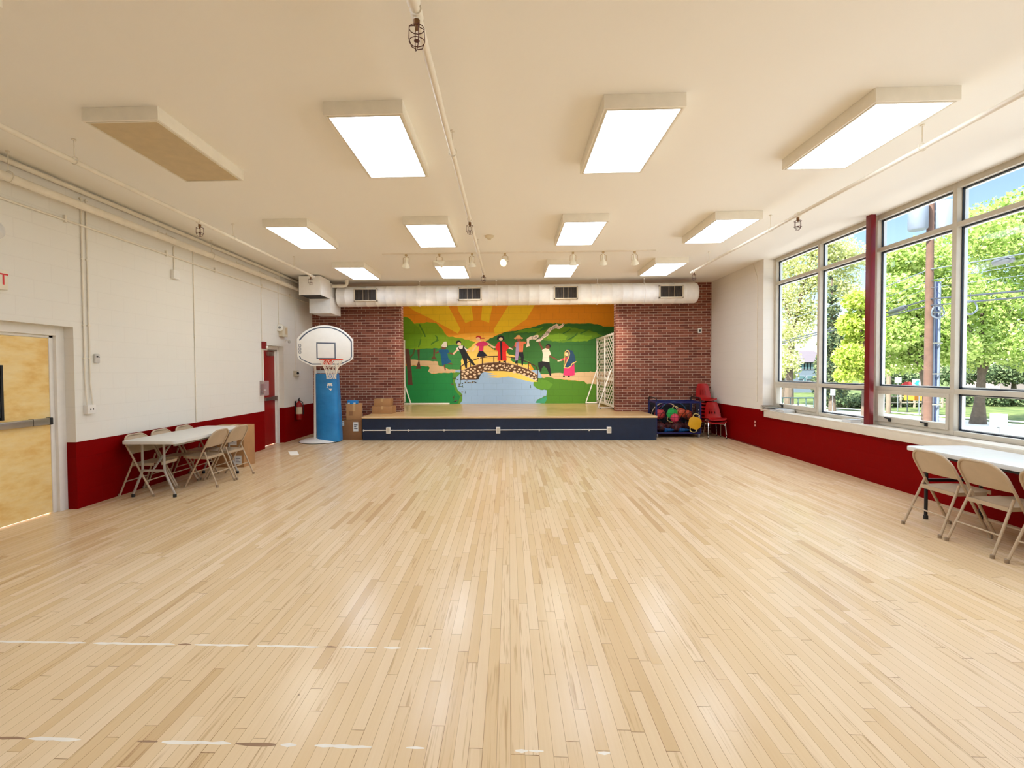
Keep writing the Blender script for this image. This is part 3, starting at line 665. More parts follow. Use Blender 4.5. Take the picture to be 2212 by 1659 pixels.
o = run('heating_pipe', 'thick cream pipe running high along the block wall', 'pipe', [(-5.0, YF+.05, 3.585), (-5.0, 11.9, 3.585)], .045, (), [(-5.0, 4.7, 3.585), (-5.0, 8.0, 3.585), (-5.0, 10.4, 3.585)])
for y in (6.95, 7.12, 9.0, 9.2, 9.85, 10.5):
    b = MB(); b.bar((WL, y, 3.70), (-5.0, y, 3.635), .02, .012); b.bar((WL+.005, y+.02, 3.72), (WL+.005, y-.02, 3.60), .01, .03); b.build('bracket', PIPEW, o)
o = run('conduit', 'thin conduit running level along the block wall below the thick cream pipe', 'conduit', [(WL+.016, YF+.05, 3.41), (WL+.016, 12.3, 3.39)], .013)
for y in (5.45, 7.1, 8.3, 9.9, 11.2):
    b = MB(); b.box(WL, WL+.032, y-.012, y+.012, 3.37, 3.455); b.build('clip', PIPEW, o, bev=.003)
o = thing('outlet_conduit', 'pair of upright conduits dropping to a white outlet box beside the yellow door', 'conduit', (WL, 5.70, 0))
for dy, k in ((-.035, .0), (.035, .015)):
    b = MB(); b.tube([(.014, dy, 3.74), (.014, dy, 1.50), (.022, dy+k*.3, 1.36), (.03, dy+k, 1.22)], .009, 8)
    for z in (3.72, 3.0, 2.2, 1.8): b.box(0, .024, dy-.02, dy+.02, z-.006, z+.006)
    b.build('pipe', PIPEW, o)
b = MB(); b.box(0, .055, -.055, .065, 1.125, 1.235); x = b.build('outlet_box', TRIMW, o, bev=.005)
b = MB(); b.box(.055, .057, -.02, -.008, 1.17, 1.19); b.build('socket', DARK, x); b = MB(); b.box(.055, .057, .018, .03, 1.17, 1.19); b.build('socket', DARK, x)
o = thing('switch_conduit', 'short conduit dropping to a small white box high on the block wall', 'conduit', (WL, 7.27, 0))
b = MB(); b.tube([(.014, 0, 3.56), (.014, 0, 3.17)], .009, 8); b.build('pipe', PIPEW, o)
b = MB(); b.box(0, .06, -.07, .07, 3.06, 3.19); b.build('junction_box', TRIMW, o, bev=.005)
for y, z0, nm, lab in ((7.73, .80, 'wall_conduit', 'long thin conduit from the thick pipe down to the red dado behind the table'),):
    b = MB(); b.tube([(0, 0, 0), (0, 0, 3.60-z0)], .0075, 8)
    for z in (.6, 1.4, 2.2): b.box(-.007, .012, -.015, .015, z-.006, z+.006)
    tag(b.build(nm, PIPEW, loc=(WL+.0085, y, z0)), lab, 'conduit')
b = MB(); b.tube([(0, 0, 0), (0, 0, 2.17)], .0075, 8); tag(b.build('alarm_conduit', PIPEW, loc=(WL+.0085, 9.885, 1.43)), 'thin conduit dropping to the clear alarm cover by the red door', 'conduit')
b = MB(); b.tube([(0, 0, 0), (0, 0, .98)], .0075, 8); tag(b.build('lamp_conduit', PIPEW, loc=(WL+.0085, 10.63, 2.63)), 'thin conduit dropping to the emergency lamp over the red door', 'conduit')
b = MB(); b.tube([(0, 0, 0), (0, 0, 1.9)], .006, 8); tag(b.build('bell_conduit', PIPEW, loc=(WL+.0085, 11.46, 1.655)), 'thin conduit dropping to the small camera box beside the red door', 'conduit')
b = MB(); b.tube([(0, 0, 0), (0, -.17, -.30), (0, -.19, -.42), (0, -.20, -2.9)], .0085, 8)
tag(b.build('wall_conduit', PIPEW, loc=(WR-.0095, 10.40, 3.845)), 'thin cream conduit running down the white wall between stage corner and windows', 'conduit')

# ------------------------------------------------------------------ small fittings on the walls
o = thing('exit_sign', 'white exit sign with red letters above the yellow door', 'exit sign', (WL, 4.575, 2.47))
b = MB(); b.box(0, .05, -.19, .19, 0, .20); b.build('sign_box', M('sign_ivory', (232, 222, 200), .4), o, bev=.012)
tx = text_mesh('exit_lettering', 'EXIT', .165, M('red_letters', (214, 30, 24), .4), .001, space=1.15); tx.parent = o; tx.location = (.0515, 0, .10); tx.rotation_euler = (PI/2, 0, PI/2)
o = thing('dome_speaker', 'white round dome fitting high on the block wall above the exit sign', 'dome', (WL, 4.665, 3.06))
b = MB(); b.lathe([(.10, 0), (.10, .015), (.085, .05), (.05, .075), (.01, .082)], (0, 0, 0), 24, 'X'); b.build('dome', M('speaker_white', (226, 222, 218), .4), o)
b = MB(); b.lathe([(.108, 0), (.108, .01)], (0, 0, 0), 24, 'X'); b.build('rim', TRIMW, o)
o = thing('wall_sensor', 'small white sensor on the block wall beside the pair of conduits', 'sensor', (WL, 5.835, 1.745))
b = MB(); b.box(0, .03, -.035, .035, 0, .115); b.build('sensor_case', M('sensor_grey', (205, 200, 194), .4), o, bev=.01)
b = MB(); b.box(.03, .032, -.02, .005, .07, .09); b.box(.03, .033, .012, .024, .07, .08); b.build('lens', DARK, o)
o = thing('fire_alarm', 'small red alarm strobe beside the top of the red door', 'fire alarm', (WL, 9.93, 2.11))
b = MB(); b.box(0, .055, -.06, .06, 0, .15); b.build('alarm_case', M('alarm_red', (130, 14, 18), .35), o, bev=.008)
b = MB(); b.sphere((.06, .05, .035), (.03, .035, .03), 12); b.build('strobe', M('clear_white', (240, 236, 226), .2), o)
o = thing('alarm_pull_station', 'red fire alarm pull under a clear cover beside the red door', 'fire alarm', (WL, 9.86, 1.13))
b = MB(); b.box(0, .06, -.05, .06, .05, .25); b.build('pull_case', M('alarm_red', (130, 14, 18)), o, bev=.008)
b = MB(); b.box(.06, .075, -.035, .045, .10, .13); b.build('pull_bar', TRIMW, o, bev=.004)
b = MB(); b.box(0, .11, -.09, .095, 0, .31); b.build('clear_cover', clear_mat('clear_cover', (.95, .86, .86, 1)), o, bev=.012)
o = thing('emergency_light', 'white emergency lamp unit with a round head above the red door', 'emergency light', (WL, 10.74, 2.42))
b = MB(); b.box(0, .09, -.10, .16, 0, .24); b.build('battery_case', M('case_ivory', (226, 214, 190), .45), o, bev=.012)
b = MB(); b.box(.09, .094, .02, .13, .05, .2); b.build('case_panel', M('panel_tan', (214, 190, 150), .45), o)
b = MB(); b.lathe([(.055, -.0), (.085, -.07), (.085, -.09)], (.06, -.08, .19), 20, 'Y'); h = b.build('lamp_head', M('case_ivory', (226, 214, 190)), o)
b = MB(); b.lathe([(.078, -.091), (.074, -.094)], (.06, -.08, .19), 20, 'Y'); b.build('reflector', M('lamp_white', (246, 244, 238), .2), h)
b = MB(); b.lathe([(.03, -.094), (.03, -.097)], (.06, -.08, .19), 14, 'Y'); b.build('bulb', M('lamp_grey', (150, 150, 150), .2, .6), h)
o = thing('security_camera', 'small white camera on a curved arm above the red door frame', 'camera', (WL, 10.93, 2.26))
b = MB(); b.tube([(0, 0, .07), (.05, -.02, .10), (.10, -.06, .09), (.15, -.1, .06)], .018, 8); b.build('arm', TRIMW, o)
b = MB(); b.sphere((.15, -.1, .05), .035, 12); b.build('camera_head', M('camera_grey', (200, 194, 186), .3), o)
o = thing('intercom_box', 'small pale box with a dark round lens on the wall above the fire extinguisher', 'wall box', (WL, 11.47, 1.51))
b = MB(); b.box(0, .045, -.13, .10, 0, .14); b.build('back_plate', M('plate_tan', (200, 186, 160), .5), o, bev=.005)
b = MB(); b.box(.045, .09, -.03, .10, .02, .13); q = b.build('camera_case', TRIMW, o, bev=.008)
b = MB(); b.lathe([(.03, 0), (.03, -.01)], (.07, -.03, .08), 14, 'Y'); b.build('lens', BLACK, q)
o = thing('fire_extinguisher', 'red fire extinguisher hanging on the wall between red door and basketball hoop', 'fire extinguisher', (WL+.09, 11.42, .47))
b = MB(); b.lathe([(.05, 0), (.07, .015), (.072, .06), (.072, .36), (.06, .40), (.03, .425), (.025, .45)], n=20); b.build('cylinder', M('extinguisher_red', (160, 16, 16), .25), o)
b = MB(); b.lathe([(.024, .45), (.024, .49)], n=12); b.bar((0, -.01, .49), (.06, -.09, .53), .02, .012); b.bar((0, -.01, .48), (.06, -.08, .485), .02, .01); b.build('valve', BLACK, o)
b = MB(); b.tube([(.02, 0, .46), (.07, .05, .42), (.085, .06, .30), (.08, .05, .12)], .011, 8); b.build('hose', BLACK, o)
b = MB(); b.lathe([(.0735, .14), (.0735, .31)], n=20); b.build('instruction_label', M('label_cream', (226, 206, 172), .5), o)
b = MB(); b.box(-.09, -.07, -.03, .03, .2, .45); b.build('wall_hook', BLACK, o)
o = thing('light_switch', 'white switch plate on the brick wall near the corner', 'switch', (4.88, YB, 2.55))
b = MB(); b.box(-.05, .05, -.012, 0, 0, .13); b.build('plate', TRIMW, o, bev=.004)
b = MB(); b.box(-.016, .016, -.022, -.012, .035, .095); b.build('toggle', BLACK, o)
o = thing('wall_outlet', 'pair of pale round sockets on the red dado below the window corner', 'outlet', (WR, 10.27, .44))
b = MB(); b.box(-.008, 0, -.045, .045, -.03, .11); b.build('plate', M('red_plate', (120, 8, 10), .4), o, bev=.003)
for z in (.0, .075):
    b = MB(); b.lathe([(.02, -.008), (.02, -.013)], (0, 0, z), 14, 'X'); b.build('socket', M('socket_pink', (236, 190, 176), .4), o)
b = MB(); b.lathe([(.075, 0), (.075, -.018), (.055, -.035), (.03, -.05), (.028, -.062)], n=22); tag(b.build('smoke_detector', M('detector_beige', (216, 200, 168), .45), loc=(-.31, 8.0, CEIL)), 'round smoke detector on the ceiling right of the middle pipe', 'smoke detector')

# ------------------------------------------------------------------ ducts over the stage
du = thing('air_duct', 'big white round air duct across the top of the stage opening', 'air duct', (0, 11.92, 3.485))
R = .25
b = MB(); prof = [(.02, -4.22), (R, -4.22)]
for x in np.arange(-4.0, 4.5, .25): prof += [(R, x-.008), (R+.0035, x-.004), (R+.0035, x+.004), (R, x+.008)]
prof += [(R, 4.50), (R-.012, 4.54), (R-.04, 4.56), (.02, 4.565)]
b.lathe(prof, n=40, axis='X'); b.build('duct_body', DUCTW, du, ang=60)
for x in (-2.2, -.3, .27+1.9, 3.3):
    b = MB(); b.lathe([(R+.004, x-.02), (R+.010, x-.018), (R+.010, x+.018), (R+.004, x+.02)], n=40, axis='X'); b.tube([(x, -.03, R), (x, -.03, CEIL-3.485)], .006, 6); b.lathe([(.02, CEIL-3.485-.02), (.02, CEIL-3.485)], (x, -.03, 0), 10)
    b.build('strap', DUCTW, du)
VENT = NT('dark_grille'); _c = VENT.n('ShaderNodeTexCoord').outputs['Object']; VENT.put(VENT.ramp(VENT.noise(VENT.mapped(_c, (30, 2, 4)), 2, 3), [(.35, lin((34, 26, 18))), (.7, lin((74, 58, 40)))]), .6)
for x in (-3.48, -.935, 1.38, 3.88):
    b = MB(); y0 = -R-.03; w, h = .285, .155
    for (a, c, e, f) in ((-w, w, h-.028, h), (-w, w, -h, -h+.028), (-w, -w+.028, -h, h), (w-.028, w, -h, h)): b.box(x+a, x+c, y0, y0+.11, e, f)
    vo = b.build('vent', M('vent_frame_tan', (206, 190, 164), .4), du, bev=.003)
    b = MB(); b.box(x-w+.02, x+w-.02, y0+.022, y0+.027, -h+.02, h-.02); b.build('grille', VENT.m, vo)
    b = MB()
    for k in range(1, 16): b.box(x-w+k*w/8-.003, x-w+k*w/8+.003, y0+.008, y0+.022, -h+.02, h-.02)
    b.build('blade', M('blade_brown', (58, 44, 30), .5), vo)
    b = MB()
    for xx in (x-.06, x+.07): b.box(xx-.006, xx+.006, y0+.004, y0+.02, -h+.02, h-.02)
    b.build('damper_bar', M('damper_tan', (150, 128, 98), .5), vo)
bx = thing('duct_box', 'white boxed air duct stepping down from the ceiling in the corner above the basketball hoop', 'air duct', (-4.52, 11.2, 3.38))
b = MB(); b.box(-.27, .235, -.30, .29, 0, .428); b.build('upper_box', DUCTW, bx, bev=.004)
b = MB(); b.box(-.28, .235, .295, 1.0, -.345, .05); b.box(-.2, .2, .29, .9, .03, .40); b.build('lower_box', DUCTW, bx, bev=.004)
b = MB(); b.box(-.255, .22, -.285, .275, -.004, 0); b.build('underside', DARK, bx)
o = thing('elbow_pipe', 'short white pipe with an elbow between the corner duct box and the ceiling', 'pipe', (-4.28, 11.62, 3.70))
b = MB(); b.tube([(0, 0, 0), (.28, 0, 0), (.33, 0, .01), (.36, 0, .05), (.362, 0, .148)], .04, 12); b.build('pipe', PIPEW, o)

# ------------------------------------------------------------------ track with spotlights
tr = thing('track_light', 'thin white ceiling track carrying seven small spotlights before the stage', 'track light', (0, 9.1, CEIL))
b = MB(); b.box(-2.38, 2.74, -.018, .018, -.022, 0); b.build('rail', PIPEW, tr)
SPB = M('spot_white', (248, 242, 222), .3); YOKE = M('spot_yoke', (196, 168, 124), .4); GLOWB = emis('lit_bulb', (255, 246, 214), 6)
for k, (x, az, tilt, lit) in enumerate(((-1.93, .35, 35, 0), (-1.30, -1.2, 75, 0), (-.68, -.1, 25, 0), (-.06, 2.6, 65, 1), (1.21, .1, 22, 0), (1.77, -.2, 28, 0), (2.35, -.4, 35, 0))):
    b = MB(); b.box(x-.02, x+.02, -.02, .02, -.05, -.02); b.tube([(x, 0, -.05), (x, 0, -.07)], .008, 6)
    b.tube([(x-.055, 0, -.19), (x-.055, 0, -.09), (x-.03, 0, -.072), (x+.03, 0, -.072), (x+.055, 0, -.09), (x+.055, 0, -.19)], .0045, 6)
    sp = b.build('spotlight', YOKE, tr)
    mt = Matrix.Translation((x, 0, -.185)) @ Matrix.Rotation(az, 4, 'Z') @ Matrix.Rotation(math.radians(tilt), 4, 'X')
    b = MB(); b.lathe([(.012, .12), (.018, .115), (.022, .03), (.03, .01), (.055, -.02), (.072, -.06), (.075, -.075), (.068, -.075), (.05, -.03), (.02, .0)], n=20, mat=mt); b.build('reflector', SPB, sp)
    b = MB(); b.lathe([(.01, .0), (.038, -.03), (.046, -.05), (.03, -.06), (.005, -.063)], n=16, mat=mt); b.build('bulb', GLOWB if lit else M('bulb_glass', (214, 194, 120), .15), sp)

# ------------------------------------------------------------------ basketball hoop
bh = thing('basketball_hoop', 'portable basketball hoop with a white fan board and a blue padded post', 'basketball hoop', (-4.28, 11.08, 0), .0)
BL = M('hoop_white', (240, 236, 228), .35, var=.02); LINE = M('slate_line', (78, 88, 104), .4)
b = MB(); b.lathe([(.05, .13), (.14, .10), (.30, .07), (.44, .04), (.475, .015), (.475, 0)], (-.12, .0, 0), 36); b.build('base', BL, bh)
b = MB(); b.lathe([(.482, 0), (.482, .012), (.47, .014)], (-.12, .0, 0), 36); b.build('base_rim', BLACK, bh)
b = MB(); b.tube([(-.19, -.16, .07), (-.165, -.16, 1.62), (-.1, -.42, 2.05)], .03, 12); b.tube([(.28, .05, .05), (.26, .03, 1.62), (.33, -.24, 2.05)], .028, 12); b.bar((-.21, -.1, 1.625), (.33, .03, 1.625), .05, .065); b.build('post', BL, bh)
# pad: tall rounded cushion
b = MB(); prof = []
N = 20
for zz, sc in ((.02, 1.0), (.05, 1.02), (.4, 1.02), (.9, 1.0), (1.4, .98), (1.56, .965), (1.58, .93)):
    ring = []
    lean = (.0+.0*zz)
    for k in range(N+1):
        a = PI*1.0*(k/N); ring.append(Vector((.12-.055*(zz/1.58)-math.cos(a)*.262*sc, -.115+.03*(zz/1.58)-math.sin(a)**.6*.15*sc, zz)))
    ring += [Vector((ring[-1].x-.02, .10, zz)), Vector((ring[0].x+.02, .10, zz))]
    prof.append(ring)
n = len(prof[0]); v = [p for g in prof for p in g]; f = []
for k in range(len(prof)-1):
    for i in range(n): f.append((k*n+i, k*n+(i+1) % n, (k+1)*n+(i+1) % n, (k+1)*n+i))
f += [tuple(range(n)), tuple((len(prof)-1)*n+i for i in range(n))]
b.add(v, f)
t = NT('blue_vinyl'); co = t.n('ShaderNodeTexCoord').outputs['Object']
t.put(t.ramp(t.noise(co, 3, 3), [(.3, lin((24, 118, 186))), (.7, lin((44, 142, 208)))]), .32, 0, .5)
t.bump(t.noise(t.mapped(co, (3, 3, 5), (0, .6, 0)), 1.6, 2, .5), .22, .05)
pad = b.build('pad', t.m, bh)
b = MB(); zz = 1.27
def padpt(u, z): return (u, -.2655-.003+.032*(z/1.58)+(abs(u-.10)/.26)**2*.085, z)
def decal(poly):
    b.add([padpt(*q) for q in poly], [tuple(range(len(poly)))])
decal([(.13, 1.30), (.15, 1.36), (.25, 1.36), (.24, 1.33), (.255, 1.30), (.235, 1.29), (.20, 1.31), (.19, 1.29), (.165, 1.31), (.15, 1.285)])
decal([(.125, 1.265), (.26, 1.265), (.26, 1.255), (.125, 1.255)])
decal([(.16, 1.24), (.24, 1.24), (.245, 1.225), (.225, 1.205), (.225, 1.185), (.21, 1.185), (.205, 1.21), (.185, 1.21)])
b.build('emblem', BL, pad, smooth=False)
# board, turned a little towards the windows
bd = Matrix.Translation((.19, -.42, 0)) @ Matrix.Rotation(math.radians(28), 4, 'Z')
def outline(k=0.0):
    w, zt, rise = .60-k, 2.66-k, .315-k*.25
    rr = (rise*rise+w*w)/(2*rise); am = math.asin(w/rr); pts = []
    for i in range(25):
        a = am-2*am*i/24; pts.append((math.sin(a)*rr, zt-rr+math.cos(a)*rr))
    zs = 1.97
    c = [(-w, zs), (-w+.02, zs-.06), (-w+.07, zs-.105+k*.3), (-.30, 1.745+k), (.30, 1.745+k), (w-.07, zs-.105+k*.3), (w-.02, zs-.06), (w, zs)]
    return pts+c
def fan(mb, poly, d0, d1): mb.prism(poly, bd @ Vector((0, 0, 0)), bd.to_3x3() @ Vector((1, 0, 0)), (0, 0, 1), bd.to_3x3() @ Vector((0, 1, 0)), d0, d1)
b = MB(); fan(b, outline(), -.02, .03); board = b.build('backboard', BL, bh, bev=.008)
def band(mb, outer, inner, d):
    ex = bd.to_3x3() @ Vector((1, 0, 0)); ey = bd.to_3x3() @ Vector((0, 1, 0)); o0 = bd @ Vector((0, 0, 0)); n = len(outer)
    P = lambda q: o0+ex*q[0]+Vector((0, 0, q[1]))+ey*d
    for i in range(n):
        j = (i+1) % n; mb.quad(P(outer[i]), P(outer[j]), P(inner[j]), P(inner[i]))
b = MB(); o1, i1 = outline(.035), outline(.06)
n = len(o1); ex = bd.to_3x3() @ Vector((1, 0, 0)); ey = bd.to_3x3() @ Vector((0, 1, 0)); o0 = bd @ Vector((0, 0, 0))
for i in range(n):
    if i in (24,): continue
    j = (i+1) % n; P = lambda q: o0+ex*q[0]+Vector((0, 0, q[1]))+ey*(-.0215); b.quad(P(o1[i]), P(o1[j]), P(i1[j]), P(i1[i]))
b.build('border_stripe', LINE, board, smooth=False)
b = MB(); sq = lambda k: [(-.205+k, 2.275-k), (.205-k, 2.275-k), (.205-k, 1.905+k), (-.205+k, 1.905+k)]
band(b, sq(0), sq(.025), -.0215); b.build('target_square', LINE, board, smooth=False)
b = MB()
for z in (2.20, 2.12, 2.05):
    cx = -.545; band(b, [(cx-.022, z-.028), (cx+.022, z-.028), (cx+.028, z), (cx+.022, z+.028), (cx-.022, z+.028), (cx-.028, z)], [(cx-.014, z-.02), (cx+.014, z-.02), (cx+.02, z), (cx+.014, z+.02), (cx-.014, z+.02), (cx-.02, z)], -.0215)
    band(b, [(cx-.006, z-.012), (cx+.012, z-.012), (cx+.012, z+.012), (cx-.006, z+.012)], [(cx-.002, z-.006), (cx+.006, z-.006), (cx+.006, z+.006), (cx-.002, z+.006)], -.0215)
b.build('board_lettering', LINE, board, smooth=False)
ORG = M('orange_rim', (214, 64, 40), .35)
rc = bd @ Vector((.06, -.36, 1.885))
b = MB(); RRm = .24
b.tube([rc+Vector((math.cos(k*PI/16)*RRm, math.sin(k*PI/16)*RRm, 0)) for k in range(32)], .011, 8, True)
for sx in (-.1, .1): b.tube([bd @ Vector((sx+.03, -.02, 1.80)), bd @ Vector((sx+.05, -.08, 1.85)), bd @ Vector((sx*.9+.06, -.17, 1.885))], .009, 6)
b.box(-.09+.03, .09+.03, -.035, -.02, 1.78, 1.90, mat=bd); b.build('rim', ORG, bh)
b = MB(); nn = 12; lev = [(RRm, 0), (.20, -.10), (.15, -.19), (.115, -.28), (.10, -.36), (.10, -.42)]
for k in range(nn):
    for s_ in (1, -1):
        pts = []
        for l, (q, z) in enumerate(lev):
            a = 2*PI*k/nn+s_*l*PI/nn; pts.append(rc+Vector((math.cos(a)*q, math.sin(a)*q, z)))
        b.tube(pts, .0045, 5)
b.build('net', M('net_cord', (238, 226, 206), .7), bh)

# ------------------------------------------------------------------ folding tables and chairs
def fold_table(name, label, y0, y1, x0, x1, z, wish, mat):
    o = thing(name, label, 'table', ((x0+x1)/2, (y0+y1)/2, 0)); w, l = (x1-x0)/2, (y1-y0)/2
    b = MB(); poly = []
    for cx, cy, a in ((w-.06, l-.06, 0), (-w+.06, l-.06, PI/2), (-w+.06, -l+.06, PI), (w-.06, -l+.06, 1.5*PI)):
        for k in range(6): poly.append((cx+.06*math.cos(a+k*PI/10), cy+.06*math.sin(a+k*PI/10)))
    b.prism(poly, (0, 0, z-.045), (1, 0, 0), (0, 1, 0), (0, 0, 1), 0, .045); b.build('tabletop', mat, o, bev=.008)
    lm = GREY if wish else BLACK
    b = MB()
    for s in (-1, 1): b.box(s*(w-.06)-.012, s*(w-.06)+.012, -l+.06, l-.06, z-.075, z-.045)
    b.build('apron', lm, o)
    for e in (-1, 1):
        yy = e*(l-.09 if e < 0 else l-.22)
        for s in (-1, 1):
            b = MB()
            if wish: b.tube([(s*.145, yy, z-.05), (s*.145, yy, .36), (s*.15, yy, .335), (s*.262, yy, .075), (s*.275, yy, .05), (s*.278, yy, .0)], .0155, 10)
            else: b.tube([(s*.285, yy, z-.05), (s*.285, yy, 0)], .016, 10)
            lg = b.build('leg', lm, o)
            b = MB(); q = .278 if wish else .285; b.lathe([(.022, 0), (.022, .035), (.018, .04)], (s*q, yy, 0), 12); b.build('foot_cap', BLACK, lg)
        b = MB(); q = .148 if wish else .285; b.bar((-q, yy, .345 if wish else .42), (q, yy, .345 if wish else .42), .03, .03)
        b.build('crossbar', lm, o)
        b = MB(); b.bar((0, yy, .36 if wish else .42), (0, yy-e*.38, z-.06), .022, .01); b.build('brace', lm, o)
    return o
fold_table('folding_table', 'long white folding table with grey splayed legs along the pipes wall', 6.0, 7.76, -5.0, -4.27, .745, True, PLASTW)
fold_table('folding_table', 'white folding table with straight black legs under the windows', 3.69, 5.53, 4.42, 5.11, .757, False, PLASTW)

def folding_chair():
    o = thing('folding_chair', '', 'chair'); W = .215
    L = lambda z: .05+(.79-z)/.79*.42
    b = MB(); pts = [(L(0), -W, 0), (L(.3), -W, .3), (L(.6), -W, .6), (L(.66), -W, .66)]
    for k in range(1, 9):
        a = PI/2*k/8; pts.append((L(.66+.13*math.sin(a)), -W+.13*(1-math.cos(a)), .66+.13*math.sin(a)))
    pts += [(p[0], -p[1], p[2]) for p in reversed(pts)]
    b.tube(pts, .0125, 9); b.build('frame', TAN, o)
    for s in (-1, 1):
        b = MB(); b.tube([(0, s*(W-.002), 0), (.195, s*(W-.028), .495)], .0115, 9); lg = b.build('leg', TAN, o)
        b = MB(); b.lathe([(.016, 0), (.016, .03), (.012, .034)], (0, s*(W-.002), 0), 10); b.lathe([(.016, 0), (.016, .03), (.012, .034)], (L(0.0), s*W, 0), 10); b.build('foot_cap', M('tan_cap', (150, 128, 102), .5), lg)
    b = MB(); b.tube([(L(.2), -W, .2), (L(.2), W, .2)], .008, 8); b.build('stretcher', TAN, o)
    b = MB(); b.tube([(.075, -W, .19), (.075, W, .19)], .008, 8); b.build('stretcher', TAN, o)
    # seat pan
    b = MB(); nx, ny = 8, 8; g = []
    for i in range(nx+1):
        for j in range(ny+1):
            u, v = i/nx, j/ny*2-1; x = .155+u*.375; wd = W-.03-.035*max(0, u-.72)/.28
            g.append((x, v*wd, .425+.012*u-.02*(1-v*v)*math.sin(PI*min(1, u*1.1))))
    f = [(i*(ny+1)+j, i*(ny+1)+j+1, (i+1)*(ny+1)+j+1, (i+1)*(ny+1)+j) for i in range(nx) for j in range(ny)]
    b.add(g, f); b.box(.15, .158, -W+.03, W-.03, .39, .427); b.box(.524, .533, -W+.07, W-.07, .40, .438)
    for s in (-1, 1): b.bar((.155, s*(W-.032), .408), (.455, s*(W-.032), .417), .006, .036)
    b.build('seat', TAN, o)
    # curved back panel inside the bow of the frame
    b = MB(); g = []; nz, ny = 10, 14
    for i in range(nz+1):
        z = .555+i/nz*.225
        wd = W-.008 if z < .66 else W-.008-.13*(1-math.sqrt(max(0, 1-((z-.66)/.13)**2)))
        for j in range(ny+1):
            v = j/ny*2-1; g.append((L(z)-.018*(1-v*v)-.0, v*wd, z))
    m = len(g); g += [(p[0]+.006, p[1], p[2]) for p in g]
    for i in range(nz):
        for j in range(ny):
            q = i*(ny+1)+j; b_ = (q, q+1, q+ny+2, q+ny+1); b.f.append(b_); b.m.append(0); b.f.append(tuple(m+t_ for t_ in b_)); b.m.append(0)
    for j in range(ny):
        b.f += [(j, j+1, m+j+1, m+j), (nz*(ny+1)+j, nz*(ny+1)+j+1, m+nz*(ny+1)+j+1, m+nz*(ny+1)+j)]; b.m += [0, 0]
    b.v = [tuple(p) for p in g]; b.build('backrest', TAN, o)
    return o
GL, GRR = 'folding chairs at the table along the pipes wall', 'folding chairs at the table under the windows'
pos_l = ('nearest the yellow door', 'in the middle', 'nearest the red door')
for k, y in enumerate((6.33, 6.80, 7.30)):
    place(folding_chair, 'chair', (-5.125, y, 0), 0, 'tan folding chair squeezed between white table and red dado, %s' % pos_l[k], GL)
place(folding_chair, 'chair', (-4.115, 6.83, 0), PI, 'tan folding chair on the open side of the pipes wall table, nearer the yellow door', GL)
place(folding_chair, 'chair', (-4.09, 7.30, 0), PI-.05, 'tan folding chair on the open side of the pipes wall table, nearer the red door', GL)
for k, (x, y) in enumerate(((4.10, 4.915), (4.10, 4.415), (4.12, 3.89))):
    place(folding_chair, 'chair', (x, y, 0), .0, 'tan folding chair at the window table, %s' % ('farthest along at the table end near the stage', 'second from the table end near the stage', 'third from the table end near the stage')[k], GRR)

# ------------------------------------------------------------------ cardboard boxes
def carton(name, label, x0, x1, y0, y1, z0, z1, m, rz=0, group=None, tape=True):
    cx, cy = (x0+x1)/2, (y0+y1)/2; o = thing(name, label, 'box', (cx, cy, z0), rz, group); w, d, h = (x1-x0)/2, (y1-y0)/2, z1-z0
    b = MB(); b.box(-w, w, -d, d, 0, h-.004); b.build('body', m, o, bev=.004)
    for s in (-1, 1):
        b = MB(); b.box(min(s*w, s*.003), max(s*w, s*.003), -d, d, h-.004, h); b.build('flap', m, o)
    if tape:
        b = MB(); b.box(-.03, .03, -d-.0008, d+.0008, h-.0, h+.001); b.box(-.03, .03, -d-.0012, -d, h*.55, h); b.build('tape', TAPE, o)
    return o
def sticker(o, pts, name='shipping_label', m=PAPER, lines=True):
    b = MB(); x0, x1, y, z0, z1 = pts; b.box(x0, x1, y-.001, y, z0, z1); s = b.build(name, m, o)
    if lines:
        b = MB()
        for k in range(3): b.box(x0+.15*(x1-x0), x0+(.85 if k != 1 else .6)*(x1-x0), y-.0016, y-.001, z0+(.25+.2*k)*(z1-z0), z0+(.33+.2*k)*(z1-z0))
        b.build('print', PRINT, s)
o = carton('cardboard_box', 'big brown cardboard box on the floor between blue padded hoop post and stage', -4.035, -3.50, 11.30, 11.85, 0, .472, CARD2, tape=False)
sticker(o, (-.265, -.155, -.275, .335, .445)); sticker(o, (.065, .185, -.275, .20, .42))
o = carton('cardboard_box', 'square cardboard box standing on the big brown box beside the stage', -3.93, -3.57, 11.36, 11.74, .472, .842, CARD, rz=.25)
b = MB(); b.box(-.12, -.03, -.1915, -.19, .10, .20); b.build('printed_mark', CARD2, o)
b = MB(); b.lathe([(.03, 0), (.03, .002)], (.18, -.0, .2), 14, 'X'); b.build('round_sticker', PAPER, o)
o = carton('cardboard_box', 'wide low cardboard box lying on the stage deck against the brick', -3.44, -3.08+.16, 11.95, 12.35, ST, ST+.185, CARD)
o = carton('cardboard_box', 'smaller cardboard box topping the wide box on the stage deck', -3.40, -2.99, 12.0, 12.34, ST+.185, ST+.37, CARD)
o = carton('cardboard_box', 'tall cardboard box behind the far end of the pipes wall table', -5.08, -4.52, 8.02, 8.38, 0, .70, CARD)
sticker(o, (.02, .16, -.18, .38, .50)); sticker(o, (.12, .24, -.18, .05, .2))
o = thing('blue_packet', 'bright blue crumpled packet lying on top of the square cardboard box', 'packet', (-3.77, 11.5, .8455))
b = MB(); g = []
